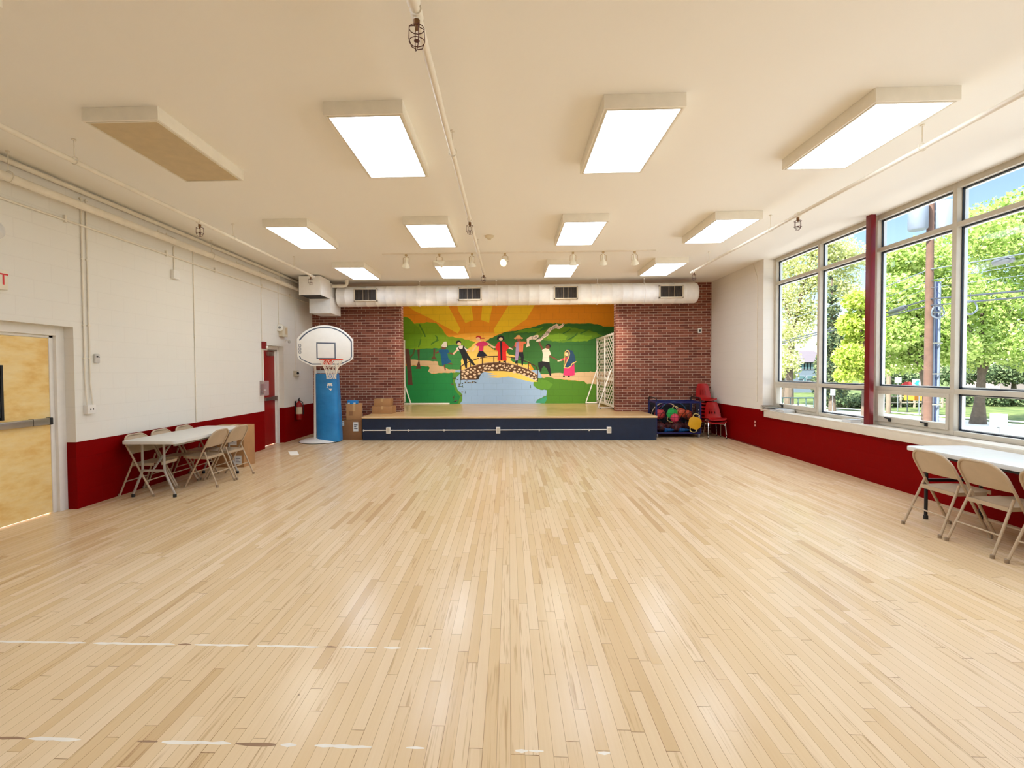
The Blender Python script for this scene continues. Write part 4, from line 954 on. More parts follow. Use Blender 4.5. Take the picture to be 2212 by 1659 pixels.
for zz, k in ((0, .92), (.045, 1.0), (.085, .9)):
    for x, y in ((-.12, -.08), (0, -.085), (.12, -.075), (.13, .06), (0, .07), (-.13, .065)): g.append((x*k+rnd.uniform(-.01, .01), y*k+rnd.uniform(-.008, .008), zz+(rnd.uniform(-.012, .012) if zz else 0)))
f = [(k*6+i, k*6+(i+1) % 6, (k+1)*6+(i+1) % 6, (k+1)*6+i) for k in range(2) for i in range(6)]+[tuple(range(5, -1, -1)), tuple(12+i for i in range(6))]
b.add(g, f); b.build('wrapping', M('blue_film', (40, 140, 214), .25), o)
b = MB(); b.box(-.10, .09, -.082, -.078, .004, .03); b.build('white_edge', PAPER, o)
pts = [(-4.50, 9.62), (-4.33, 9.66), (-4.09, 9.21), (-4.24, 9.16)]  # patch of sunlight on the boards, put in as a thin white sheet
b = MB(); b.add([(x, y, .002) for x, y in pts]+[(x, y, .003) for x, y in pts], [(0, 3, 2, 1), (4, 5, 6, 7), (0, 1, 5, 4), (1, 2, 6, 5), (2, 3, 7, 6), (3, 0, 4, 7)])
tag(b.build('sun_patch', M('sun_patch_white', (252, 248, 236), .5, var=.02), origin=(-4.29, 9.41, .002)), 'patch of sunlight built as a bright sheet on the floor before the red door', 'paper')  # filed under paper, but stands in for sunlight on the boards

# worn floor tape
WT = M('worn_white_tape', (236, 226, 210), .6, var=.05); BT = M('brown_residue', (150, 116, 86), .7)
def tape_line(y, label, spans, w=.016, seed=2):
    r = random.Random(seed); o = thing('floor_tape', label, 'tape', (0, y, .0004))
    for (x0, x1, mm) in spans:
        n = max(2, int((x1-x0)/.04)); top = []; bot = []; b = MB()
        for k in range(n+1):
            x = x0+(x1-x0)*k/n; e = .35 if k in (0, n) else 1; q = -.012*(x+3)/3
            top.append((x, q+w*e*r.uniform(.35, 1), 0)); bot.append((x, q-w*e*r.uniform(.35, 1), 0))
        for k in range(n): b.quad(bot[k], bot[k+1], top[k+1], top[k])
        b.build('residue' if mm == 'b' else 'tape_scrap', BT if mm == 'b' else WT, o, smooth=False)
tape_line(2.77, 'worn white floor tape line nearer the stage', [(-3.3, -2.55, 'w'), (-2.5, -2.0, 'w'), (-1.98, -1.9, 'b'), (-1.88, -1.55, 'w'), (-1.5, -1.12, 'w'), (-1.1, -1.02, 'b'), (-1.0, -.78, 'w'), (-.74, -.64, 'w'), (-.55, -.46, 'w')], .014, 2)
tape_line(2.03, 'broken scraps of white floor tape nearest the camera', [(-2.3, -2.15, 'b'), (-2.14, -1.9, 'w'), (-1.64, -1.55, 'b'), (-1.53, -1.22, 'w'), (-1.2, -1.02, 'b'), (-1.0, -.93, 'w'), (-.85, -.60, 'w'), (-.45, -.37, 'w'), (.02, .075, 'w'), (.078, .14, 'w'), (.37, .42, 'w')], .013, 3)

# ------------------------------------------------------------------ lattice screens on the stage
def lattice_screen():
    o = thing('lattice_screen', '', 'screen'); Ln, H0, H1 = 2.45, .06, 2.06
    b = MB()
    for y in (0, Ln/2, Ln): b.box(-.02, .02, y-.03, y+.03, H0, H1)
    for z in (H0+.03, H1-.03, .80): b.box(-.018, .018, 0, Ln, z-.03, z+.03)
    b.build('frame', TRIMW, o, bev=.003)
    b = MB(); sp, sl_ = .30, .55                     # wide diamonds: the slats lean well away from upright
    for sgn in (1, -1):
        for k in range(-30, 40):
            c = k*sp; pts = []
            for z in (H0, H1):
                y = c+sgn*(z-H0)/sl_
                if 0 <= y <= Ln: pts.append((y, z))
            for y in (0, Ln):
                z = H0+sgn*(y-c)*sl_
                if H0 < z < H1: pts.append((y, z))
            if len(pts) >= 2 and math.dist(pts[0], pts[1]) > .05:
                x = .004*sgn; b.bar((x, pts[0][0], pts[0][1]), (x, pts[1][0], pts[1][1]), .036, .007, up=(1, 0, 0))
    b.build('lattice', TRIMW, o)
    for y in (.35, Ln-.02):
        b = MB(); b.bar((-.02, y, 1.06), (-.36, y, .035), .03, .03); b.bar((-.37, y, .035), (.1, y, .035), .03, .035)
        br = b.build('brace', TRIMW, o)
        b = MB()
        for x in (-.3, .05): b.lathe([(.016, 0), (.016, .02)], (x, y, 0), 10)
        b.build('foot', BLACK, br)
    return o
place(lattice_screen, 'lat', (2.80, 12.92, ST), 0, 'white lattice screen standing at the switch plate end of the stage', 'lattice screens on the stage')
o = dup(_used['lat'], (-3.36, 15.42, ST), PI-math.atan2(.47, 2.3), 'white lattice screen seen edge on at the hoop end of the stage', 'lattice screens on the stage')

# ------------------------------------------------------------------ red school chairs
def school_chair():
    o = thing('school_chair', '', 'chair')
    prof = [(-.205, .345), (-.20, .365), (-.16, .372), (-.05, .358), (.06, .350), (.13, .358), (.17, .39), (.195, .45), (.215, .55), (.235, .66), (.25, .74), (.252, .755)]
    wid = [.20, .205, .208, .205, .195, .19, .185, .18, .17, .15, .125, .105]
    # resample
    P = []; nS = 40
    acc = [0]
    for k in range(1, len(prof)): acc.append(acc[-1]+math.dist(prof[k], prof[k-1]))
    for k in range(nS+1):
        s = acc[-1]*k/nS; j = max(i for i in range(len(acc)) if acc[i] <= s+1e-9); j = min(j, len(acc)-2); t_ = (s-acc[j])/(acc[j+1]-acc[j])
        P.append(tuple(prof[j][i]+(prof[j+1][i]-prof[j][i])*t_ for i in (0, 1))+(wid[j]+(wid[j+1]-wid[j])*t_,))
    nW = 22; bm = bmesh.new(); G = []
    for k, (y, z, w) in enumerate(P):
        row = []
        for j in range(nW+1):
            v = j/nW*2-1; lift = .035*v**4 if z < .42 else 0; back = -.03*v*v if z >= .42 else -.03*v*v*max(0, (z-.36)/.06)
            row.append(bm.verts.new((v*w, y+back, z+lift)))
        G.append(row)
    for k in range(nS):
        for j in range(nW):
            zc = (P[k][1]+P[k+1][1])/2; v = (j+.5)/nW*2-1
            if .47 < zc < .60 and P[k][0] > .1 and any(abs(v-c) < .075 for c in (-.38, 0, .38)): continue
            bm.faces.new((G[k][j], G[k][j+1], G[k+1][j+1], G[k+1][j]))
    bmesh.ops.recalc_face_normals(bm, faces=bm.faces); bmesh.ops.solidify(bm, geom=bm.faces[:], thickness=.007)
    me = bpy.data.meshes.new('shell'); bm.to_mesh(me); bm.free(); me.materials.append(SHELLRED); me.polygons.foreach_set('use_smooth', [True]*len(me.polygons)); me.set_sharp_from_angle(angle=math.radians(50))
    sh = bpy.data.objects.new('shell', me); COL.objects.link(sh); sh.parent = o
    for s in (-1, 1):
        for e in (-1, 1):
            b = MB(); yf = -.20 if e < 0 else .20
            b.tube([(s*.06, e*.09, .332), (s*.15, e*.12, .332), (s*.178, e*.135, .322), (s*.19, e*.15, .28), (s*.205, yf, 0)], .0105, 9); lg = b.build('leg', CHROME, o)
            b = MB(); b.lathe([(.014, 0), (.014, .018)], (s*.205, yf, 0), 10); b.build('foot_cap', BLACK, lg)
    return o
words_ = ('topmost', 'second from the top', 'third from the top', 'fourth from the top', 'fifth from the top', 'sixth from the top', 'at the bottom')
for k in range(7):
    place(school_chair, 'school', (4.88, 12.13, .085*(6-k)), -.06, 'red plastic school chair %s of the tall stack in the brick corner' % words_[k], 'stacked red school chairs')
for k in range(2):
    place(school_chair, 'school', (4.895, 11.62, .075*(1-k)), -.10, 'red plastic school chair, %s one of the short stack in front of the tall stack' % ('upper', 'lower')[k], 'stacked red school chairs')

# ------------------------------------------------------------------ ball cart with its toys
CX0, CX1, CY0, CY1, CZ0, CZ1 = 3.52, 4.56, 11.62, 12.22, .11, .86
bc = thing('ball_cart', 'navy wire ball cart on wheels beside the stage full of toys', 'cart', ((CX0+CX1)/2, (CY0+CY1)/2, 0))
w, d = (CX1-CX0)/2, (CY1-CY0)/2
NV = M('navy_enamel', (22, 30, 92), .35); GW = M('black_wire', (20, 14, 26), .4)
b = MB()
for sx in (-1, 1):
    for sy in (-1, 1): b.box(sx*w-.018, sx*w+.018, sy*d-.018, sy*d+.018, CZ0-.02, CZ1)
for z in (CZ0, CZ1-.02):
    for sy in (-1, 1): b.box(-w, w, sy*d-.015, sy*d+.015, z-.02, z+.02)
    for sx in (-1, 1): b.box(sx*w-.015, sx*w+.015, -d, d, z-.02, z+.02)
b.build('frame', NV, bc, bev=.003)
b = MB(); b.box(-w, w, -d, d, CZ0-.01, CZ0); b.build('base_tray', GW, bc)
b = MB(); b.box(-w, w, d-.004, d+.004, CZ0, CZ1-.01); b.build('rear_panel', M('black_mesh_lining', (20, 18, 34), .7, var=.2), bc)
for nm, sy in (('front_grid', -d),):
    b = MB()
    for k in range(1, 12): b.tube([(-w+2*w*k/12, sy, CZ0), (-w+2*w*k/12, sy, CZ1)], .004, 5)
    for k in range(1, 8): b.tube([(-w, sy, CZ0+(CZ1-CZ0)*k/8), (w, sy, CZ0+(CZ1-CZ0)*k/8)], .004, 5)
    b.build(nm, GW, bc)
for sx in (-1, 1):
    b = MB()
    for k in range(1, 7): b.tube([(sx*w, -d+2*d*k/7, CZ0), (sx*w, -d+2*d*k/7, CZ1)], .004, 5)
    for k in range(1, 8): b.tube([(sx*w, -d, CZ0+(CZ1-CZ0)*k/8), (sx*w, d, CZ0+(CZ1-CZ0)*k/8)], .004, 5)
    b.build('side_grid', GW, bc)
    b = MB(); b.tube([(sx*w, -d, CZ1-.05), (sx*w, -d, CZ1+.06), (sx*w, -d+.03, CZ1+.085), (sx*w, d-.03, CZ1+.085), (sx*w, d, CZ1+.06), (sx*w, d, CZ1-.05)], .014, 8); b.build('handle', BLACK, bc)
    for sy in (-1, 1):
        b = MB(); b.lathe([(.045, -.014), (.05, -.008), (.05, .008), (.045, .014)], (sx*(w-.03), sy*(d-.03), .05), 18, 'X'); wh = b.build('wheel', M('grey_rubber', (150, 146, 150), .5), bc)
        b = MB(); b.box(sx*(w-.03)-.022, sx*(w-.03)+.022, sy*(d-.03)-.012, sy*(d-.03)+.012, .05, CZ0); b.build('caster_fork', STEEL, wh)
b = MB(); b.box(w-.11, w-.02, -d-.004, -d+.004, CZ0+.02, CZ1-.02); pan = b.build('corner_panel', M('dark_navy', (16, 18, 40), .4), bc)
b = MB()
for k in range(5): b.lathe([(.011, -d-.0045), (.011, -d-.006)], (w-.045, 0, .36+k*.075), 10, 'Y')
b.build('hole', M('pale_hole', (190, 190, 190), .5), pan)
cp = lambda x, y, Y: at(x, y, Y)
def ball_mat(name, c, seam):
    t = NT(name); co = t.n('ShaderNodeTexCoord').outputs['Object']; sp = t.n('ShaderNodeSeparateXYZ'); t.l(co, sp.inputs[0])
    L_ = lambda v, wd: t.math('LESS_THAN', t.math('ABSOLUTE', v), wd)
    q = t.math('SUBTRACT', t.math('MULTIPLY', sp.outputs[0], sp.outputs[0]), t.math('MULTIPLY_ADD', t.math('MULTIPLY', sp.outputs[2], sp.outputs[2]), -.6, .0045))
    mk = t.math('MAXIMUM', t.math('MAXIMUM', L_(sp.outputs[0], .004), L_(sp.outputs[1], .004)), L_(q, .0007))
    t.put(t.mix(mk, lin(c), lin(seam)), .5); t.bump(t.noise(co, 220, 2), .3, .002); return t.m
BM1 = ball_mat('orange_pebbled_ball', (202, 80, 44), (40, 22, 20)); BM2 = ball_mat('crimson_pebbled_ball', (206, 62, 66), (50, 16, 24)); BM3 = ball_mat('dark_maroon_ball', (96, 34, 36), (24, 10, 14))
def ball(name, label, p, r, m, group=None, rot_=(0, 0, 0)):
    b = MB(); b.sphere((0, 0, 0), r, 24); o = b.build(name, m, loc=p, ang=80); o.rotation_euler = rot_; return tag(o, label, 'ball', group)
GB = 'balls in the cart'; zf = CZ0
lowr = [(3.68, 11.80, 'nearest the stage in the bottom layer'), (3.94, 11.98, 'second along from the stage in the bottom layer'), (4.19, 11.98, 'third along in the bottom layer behind the blue cones'), (4.41, 11.98, 'in the bottom corner behind the yellow plate'), (3.72, 12.06, 'at the back of the bottom layer by the stage')]
for x, y, nm in lowr: ball('playground_ball', 'dark maroon ball %s of the cart' % nm, (x, y, zf+.118), .118, BM3, GB, (x, y, 0))
ball('basketball', 'crimson ball at the stage end of the cart', (3.665, 11.84, .545), .12, BM2, GB, (.4, .3, .6)); _b = ball('basketball', 'second crimson ball half hidden behind the first in the cart', (3.74, 12.02, .53), .12, BM2, GB, (.2, .9, .2))
ball('basketball', 'orange basketball in the middle of the cart right of the pink ball', (4.19, 11.88, .565), .122, BM1, GB, (.5, .4, .8)); ball('basketball', 'orange basketball peeking over the yellow plate in the cart', (4.40, 12.02, .505), .12, BM1, GB, (.1, .8, .3))
ball('pink_ball', 'small bright pink ball pressed against the cart front grid', (4.00, 11.745, .455), .105, M('pink_rubber', (238, 74, 104), .4, var=.04), GB)
ball('playground_ball', 'dark maroon ball under the pink ball in the cart', (4.03, 11.76, .235), .118, BM3, GB)
def plate(name, label, p, w, h, m, tilt, n=8):
    """flat scalloped plastic plate with a loop handle at each end"""
    o = thing(name, label, 'toy', p); o.rotation_euler = (tilt[0], tilt[1], 0)
    poly = []
    for k in range(24):
        a = 2*PI*k/24; q = 1.0-.05*(k % 3 == 0); poly.append((math.copysign(abs(math.cos(a))**.75, math.cos(a))*w*q, h+math.copysign(abs(math.sin(a))**.75, math.sin(a))*h*q*.82))
    b = MB(); b.prism(poly, (0, 0, 0), (1, 0, 0), (0, 0, 1), (0, 1, 0), -.008, .008); b.build('plate', m, o, bev=.003)
    for s in (0, 1):
        zc = h*(.14 if s == 0 else 1.86); sg = 1 if s else -1
        b = MB(); b.tube([(-w*.5, 0, zc-sg*.02), (-w*.45, 0, zc+sg*.04), (-w*.15, 0, zc+sg*.062), (w*.15, 0, zc+sg*.062), (w*.45, 0, zc+sg*.04), (w*.5, 0, zc-sg*.02)], .010, 8)
        b.build('handle', M('pale_'+m.name, (226, 206, 130), .4), o)
    return o
plate('grip_plate', 'green plastic plate with loop handles behind the pink ball in the cart', (3.90, 11.79, .40), .155, .165, M('green_plastic', (38, 176, 72), .35), (-.15, .5))
plate('grip_plate', 'yellow plastic plate with loop handles hung on the cart front', (4.375, 11.585, .17), .155, .185, M('yellow_plastic', (226, 172, 36), .35), (-.06, .25))
HM = [M('cream_tube', (230, 206, 160), .35), M('teal_tube', (60, 110, 140), .35), M('purple_tube', (100, 40, 120), .35)]
def hoop(label, c, r, m, tx, ty, k):
    b = MB(); b.tube([(math.cos(i*PI/24)*r, 0, math.sin(i*PI/24)*r) for i in range(48)], .011, 8, True)
    o = b.build('hula_hoop', m, loc=c); o.rotation_euler = (tx, 0, ty); tag(o, label, 'hoop', 'hoops in the cart')
hoop('cream hoop standing in the cart near the stage', (3.89, 12.125, .465), .34, HM[0], .06, .0, 0)
hoop('teal hoop standing in the cart behind the basketballs', (4.10, 12.16, .475), .35, HM[1], .04, .0, 1)
hoop('purple hoop leaning at the back of the cart', (3.98, 12.19, .445), .32, HM[2], .0, 0, 2)
CN = M('blue_cone_plastic', (16, 92, 160), .35)
for k, (x, nm) in enumerate(((3.83, 'nearer the stage'), (4.18, 'farther from the stage'))):
    mt = Matrix.Rotation(PI/2, 4, 'Y') @ Matrix.Rotation(.0, 4, 'X')
    b = MB(); b.lathe([(.062, 0), (.058, .01), (.05, .06), (.03, .2), (.018, .24), (.012, .245)], n=18, mat=mt); o = b.build('toy_cone', CN, loc=(x-.10, 11.70, zf+.063)); tag(o, 'blue cone lying on the cart floor, %s' % nm, 'cone', 'blue cones in the cart')

# ------------------------------------------------------------------ papers on the window sill
def slab(name, label, cat, x, y, z, w, d, h, rz, m, leaf=PAPER, group=None):
    o = thing(name, label, cat, (x, y, z), rz, group)
    b = MB(); b.box(-w/2, w/2, -d/2, d/2, h-.003, h); b.box(-w/2, w/2, -d/2, d/2, 0, .003); b.build('cover', m, o)
    b = MB(); b.box(-w/2+.004, w/2-.004, -d/2+.004, d/2-.004, .003, h-.003); b.build('pages', leaf, o); return o
BKS = [M('book_brown', (110, 84, 50), .5), M('book_black', (28, 30, 34), .4), M('book_grey', (190, 196, 200), .5), M('book_tan', (176, 136, 90), .6), M('book_olive', (96, 96, 60), .6)]
z = .80; GK = 'papers on the window sill'
for k, (nm, y, w, d, h, m) in enumerate((('tan folder at the bottom of the sill stack', 9.72, .22, .30, .022, BKS[3]), ('black notebook low in the sill stack', 9.70, .20, .28, .02, BKS[1]), ('brown magazine in the middle of the sill stack', 9.76, .21, .28, .016, BKS[0]), ('olive magazine near the top of the sill stack', 9.74, .2, .29, .016, BKS[4]), ('brown magazine topping the sill stack', 9.78, .2, .26, .014, BKS[0]))):
    slab('magazine', nm+' at the stage end', 'magazine', 5.225, y+.07, z, w, d, h, rnd.uniform(-.15, .15), m, group=GK); z += h
z = .80
for k, (nm, h, m) in enumerate((('black binder under the grey one on the sill beside the magazines', .03, BKS[1]), ('grey binder lying on the black one on the sill', .026, BKS[2]))):
    slab('binder', nm, 'binder', 5.26, 9.37, z, .22, .30, h, .06-.1*k, m, group=GK); z += h
slab('binder', 'small pale block of papers on the sill beside the red column', 'papers', 5.25, 7.56, .80, .16, .2, .045, 0, BKS[2], group=GK)

# ------------------------------------------------------------------ outdoors
GZ = -2.0
b = MB(); b.quad((5.6, -60, GZ), (260, -60, GZ), (260, 320, GZ), (5.6, 320, GZ)); struct(b.build('lawn', ground_mat('grass_ground', (54, 72, 32), (96, 106, 58), .9), smooth=False))
b = MB(); b.add([(5.6, -60, GZ+.02), (45, -60, GZ+.02), (32.5, 32, GZ+.02), (28.5, 44, GZ+.02), (16, 100, GZ+.02), (5.6, 100, GZ+.02)], [(0, 1, 2, 3, 4, 5)])
struct(b.build('road', ground_mat('pale_asphalt', (170, 166, 160), (196, 192, 186), 2), smooth=False))
b = MB(); b.add([(33.8, 32, GZ+.03), (35, 32, GZ+.03), (31, 44, GZ+.03), (18.5, 100, GZ+.03), (17.3, 100, GZ+.03), (29.8, 44, GZ+.03)], [(0, 1, 2, 5), (5, 2, 3, 4)])
struct(b.build('sidewalk', ground_mat('concrete', (206, 200, 190), (220, 214, 206), 2), smooth=False))
BARK = M('bark', (88, 76, 64), .9, var=.25, scale=4, bump=.6); BARKL = M('pale_bark', (130, 106, 84), .9, var=.15, scale=3, bump=.3)
def leaves(mb, c, rad, n, s, rng, sparse=False):
    c = np.array(c)
    for _ in range(n):
        v = rng.normal(size=3); v /= np.linalg.norm(v); q = rng.random()**(.45 if not sparse else .6)
        p = c+v*q*np.array(rad)
        a = rng.normal(size=3); a /= np.linalg.norm(a); e = np.cross(a, rng.normal(size=3)); e /= np.linalg.norm(e); k = s*rng.uniform(.6, 1.3)
        a = a*k; e = e*k*.7
        mb.v += [tuple(p-a), tuple(p+e), tuple(p+a), tuple(p-e)]; L = len(mb.v); mb.f.append((L-4, L-3, L-2, L-1)); mb.m.append(0)
def tree(name, label, Y, base, blobs, n, s, mat, trunk_r, bark, seed, group='trees outside the windows', branches=(), sparse=False, cat='tree'):
    """blobs and branches in photo directions at depth Y: (px, py, radius in px)"""
    rng = np.random.default_rng(seed); bx_, by_ = base; p0 = at(bx_, by_, Y); gx, gy = p0.x, p0.y
    o = thing(name, label, cat, (gx, gy, GZ), 0, group); org = Vector((gx, gy, GZ))
    k = Y/F; mb = MB(); tot = sum(q[2]**2 for q in blobs)
    for (px, py, rp) in blobs:
        c = at(px, py, Y)-org; rr = rp*k; off = rng.uniform(-.5, .5)*rr
        leaves(mb, (c.x+off*.6, c.y+off, c.z), (rr, rr*1.1, rr*.85), int(n*rp**2/tot), s, rng, sparse)
    fo = mb.build('foliage', mat, o, smooth=False)
    b = MB(); top = at(*branches[0][-1], Y)-org if branches else Vector((0, 0, 3))
    for bi, path in enumerate(branches):
        pts = [at(x, y, Y)-org for x, y in path]
        if bi == 0: pts = [Vector((pts[0].x, pts[0].y, -.05))]+pts[1:]
        m_ = len(pts); r0 = trunk_r if bi == 0 else trunk_r*.4
        b.tube(pts, [r0*(1.35 if (i == 0 and bi == 0) else 1)*(1-.75*i/(m_-1)) for i in range(m_)], 10)
    b.build('trunk', bark, o); return o
LF1 = leaf_mat('maple_leaves', (112, 144, 56), (206, 220, 140)); LF2 = leaf_mat('bright_maple_leaves', (128, 154, 40), (214, 224, 126)); LF3 = leaf_mat('pale_spring_leaves', (164, 172, 100), (226, 226, 180)); LF4 = leaf_mat('spruce_needles', (36, 62, 52), (122, 132, 92), .25); LF5 = leaf_mat('shrub_leaves', (62, 84, 58), (126, 140, 100), .35)
tree('maple_tree', 'tall leafy maple beyond the utility pole filling the window with the hopper latches', 30, (1985, 915), [(1930, 640, 55), (1985, 560, 60), (1920, 720, 50), (1995, 700, 65), (1960, 770, 45), (2040, 620, 60), (2045, 750, 50), (1935, 560, 38), (1905, 790, 30)], 19000, .115, LF1, .26, BARK, 11, branches=[[(2004, 915), (2002, 850), (1992, 800), (1985, 720), (1980, 620)], [(1992, 800), (1950, 740), (1930, 680)], [(1990, 770), (2030, 700), (2045, 640)]])
tree('maple_tree', 'big maple with a thick forked trunk behind the white sign back', 32, (2115, 912), [(2110, 520, 70), (2170, 480, 75), (2215, 560, 75), (2110, 650, 65), (2190, 670, 70), (2130, 740, 60), (2210, 760, 50), (2095, 780, 30), (2230, 450, 60)], 21000, .115, LF1, .33, BARK, 12, branches=[[(2112, 912), (2116, 870), (2120, 820), (2118, 740), (2125, 640)], [(2120, 820), (2165, 700), (2200, 640), (2240, 610)], [(2125, 780), (2090, 700), (2085, 620)], [(2160, 720), (2210, 690), (2250, 680)]])
tree('maple_tree', 'small bright yellow green maple beside the dark spruce', 26, (1868, 880), [(1845, 700, 34), (1850, 650, 26), (1835, 770, 32), (1868, 740, 38), (1825, 810, 22), (1880, 690, 34), (1862, 800, 30)], 7500, .10, LF2, .2, BARK, 13, branches=[[(1872, 885), (1870, 800), (1862, 720), (1858, 660)]])
tree('shade_tree', 'pale thinly leaved tree with dark branches beyond the corner window', 50, (1700, 850), [(1700, 560, 50), (1690, 640, 48), (1745, 600, 48), (1735, 680, 42), (1700, 720, 45), (1790, 540, 45), (1830, 560, 45), (1810, 620, 40), (1700, 780, 30), (1760, 520, 40)], 16000, .14, LF3, .35, BARK, 14, sparse=True, branches=[[(1704, 850), (1706, 780), (1716, 700), (1735, 620), (1760, 540)], [(1714, 700), (1690, 640), (1684, 580)], [(1730, 640), (1780, 600), (1815, 545), (1835, 520)], [(1716, 720), (1750, 680), (1760, 640)], [(1745, 600), (1790, 560), (1860, 548)]])
tree('shade_tree', 'pale low tree beside the grey roofed house', 60, (1690, 840), [(1692, 770, 28), (1705, 800, 22), (1684, 800, 22)], 1500, .2, LF3, .2, BARK, 19, branches=[[(1692, 840), (1692, 800), (1693, 770)]])
for k, (x, y, r_) in enumerate(((2190, 800, 34), (2080, 800, 36), (1930, 815, 30))):
    tree('shade_tree', ('shaded tree low behind the white sign back', 'shaded tree low behind the utility pole', 'shaded tree low behind the stop sign')[k], 52, (x, 860), [(x, y, r_), (x-24, y+10, r_*.8), (x+26, y+6, r_*.8)], 3000, .16, LF5, .25, BARK, 30+k, branches=[[(x, 860), (x, y)]])
# spruce
sp_b = []
for k in range(11):
    f = k/10; sp_b.append((1797+(k % 2)*4-2, 600+f*232, 5+f*33))
tree('spruce_tree', 'dark conical spruce behind the middle of the corner window', 42, (1798, 850), sp_b, 9000, .12, LF4, .22, BARK, 15, branches=[[(1798, 856), (1798, 780), (1797, 600)]])
for k, (x, y, r_, lab) in enumerate(((1828, 868, 26, 'dark rounded shrub beyond the road below the spruce'), (1855, 866, 22, 'dark shrub beyond the road beside the red column'), (1795, 866, 16, 'small dark shrub behind the pale street sign'))):
    rng = np.random.default_rng(50+k); Y = 46; p = at(x, 880, Y); o = thing('shrub', lab, 'shrub', (p.x, p.y, GZ), 0, 'shrubs beyond the road')
    mb = MB(); c = at(x, y, Y)-Vector((p.x, p.y, GZ)); rr = r_*Y/F; leaves(mb, (0, 0, max(.3, c.z)), (rr*1.2, rr, rr*.8), 900, .14, rng); mb.build('foliage', LF5, o, smooth=False)
    b = MB(); b.tube([(0, 0, -.03), (0, 0, max(.3, c.z))], .06, 6); b.build('stem', BARK, o)
for k, x in enumerate((1900, 1945, 1990, 2072, 2150, 2195, 2240)):
    rng = np.random.default_rng(80+k); Y = 47; p = at(x, 880, Y); o = thing('shrub', ('dark shrub behind the pale wooden pole', 'dark shrub behind the orange sign', 'dark shrub just left of the utility pole', 'dark shrub between utility pole and big maple trunk', 'dark shrub behind the white sign back', 'dark shrub between white sign back and picture edge', 'dark shrub at the very picture edge')[k], 'shrub', (p.x, p.y, GZ), 0, 'shrubs beyond the road')
    mb = MB(); leaves(mb, (0, 0, .75), (1.15, 1.0, .85), 900, .14, rng); mb.build('foliage', LF5, o, smooth=False)
    b = MB(); b.tube([(0, 0, -.03), (0, 0, .8)], .06, 6); b.build('stem', BARK, o)
# utility pole
UY = 19.5; up = at(2008, 600, UY)
u = thing('utility_pole', 'wooden utility pole with two grey transformers across the road', 'utility pole', (up.x, up.y, GZ))
b = MB(); b.tube([(0, 0, -.1), (0, 0, 11.6)], [.145, .11], 14); b.build('pole', M('pole_wood', (90, 66, 54), .9, var=.2, scale=3), u)
TG = M('transformer_grey', (104, 114, 126), .4, var=.04)
for px, w_ in ((1983, .31), (2039, .36)):
    c = at(px, 468, UY)-Vector((up.x, up.y, GZ)); b = MB(); b.lathe([(.02, c.z-.52), (w_*.9, c.z-.52), (w_, c.z-.47), (w_, c.z+.5), (w_*.85, c.z+.58), (.02, c.z+.62)], (c.x, c.y, 0), 20); tf = b.build('transformer', TG, u)
    b = MB(); b.bar((c.x*.6, c.y*.6, c.z+.2), (0, 0, c.z+.2), .08, .1); b.bar((c.x*.6, c.y*.6, c.z-.25), (0, 0, c.z-.25), .08, .1); b.lathe([(.04, c.z+.6), (.05, c.z+.7), (.03, c.z+.8)], (c.x, c.y, 0), 10); b.build('mount', STEEL, tf)
for dx, r_, m_ in ((.22, .05, TG), (.34, .035, M('blue_grey_conduit', (34, 48, 80), .4)), (.45, .055, TG)):
    b = MB(); q = at(2008+dx*48, 600, UY)-Vector((up.x, up.y, 0)); b.tube([(q.x, q.y, -.1), (q.x, q.y, 7.0 if dx < .5 else 5.2)], r_, 10); b.build('riser_conduit', m_, u)
b = MB()
for z_ in (1.0, 2.2, 3.4, 4.6, 5.8): q = at(2033, 600, UY)-Vector((up.x, up.y, 0)); b.bar((0, -.1, z_), (q.x, q.y-.1, z_), .03, .05)
b.build('standoff', STEEL, u)
WIRE = M('black_cable', (44, 52, 62), .5); WIREL = M('pale_cable', (96, 106, 114), .5)
def wire(name, label, px, r_, m_, extra=None):
    pts = []
    for x, y in px:
        Yd = UY+(2008-x)/(2008-1688)*(40-UY) if x < 2008 else UY-(x-2008)/(2212-2008)*(UY-14.5)
        pts.append(at(x, y, Yd))
    fine = []
    for k in range(len(pts)-1):
        for i in range(6): fine.append(pts[k].lerp(pts[k+1], i/6))
    fine.append(pts[-1]); o = thing(name, label, 'cable', tuple(up), 0, 'cables on the utility pole'); b = MB(); b.tube([p-up for p in fine], r_, 6); b.build('cable', m_, o)
    if extra:
        (x0, y0), (x1, y1), rr = extra; dd = lambda x: UY+(2008-x)/(2008-1688)*(40-UY) if x < 2008 else UY-(x-2008)/(2212-2008)*(UY-14.5)
        a, c = at(x0, y0, dd(x0))-up, at(x1, y1, dd(x1))-up; b = MB(); b.tube([a, a.lerp(c, .06), a.lerp(c, .94), c], [rr*.5, rr, rr, rr*.5], 12); b.build('splice_case', M('splice_grey', (60, 66, 72), .5), o)
    return o
wire('power_line', 'topmost cable on the utility pole', [(1600, 726), (1690, 695), (1870, 636), (2008, 582), (2212, 548), (2320, 528)], .022, WIREL, ((2148, 568), (2186, 560), .10))
wire('power_line', 'second cable from the top on the utility pole', [(1870, 660), (2008, 606), (2212, 572), (2320, 556)], .012, WIREL)
wire('power_line', 'thin third cable from the top on the utility pole', [(1880, 668), (2008, 622), (2212, 594), (2320, 580)], .010, WIREL)
wire('power_line', 'thick bundled cable with a splice case left of the pole', [(1600, 768), (1690, 738), (1870, 690), (1955, 662), (2008, 646), (2212, 628), (2320, 616)], .035, WIRE, ((1922, 676), (1956, 663), .12))
wire('power_line', 'lowest thick cable on the utility pole', [(1600, 752), (1690, 742), (1870, 696), (2008, 660), (2212, 642), (2320, 634)], .030, WIRE)
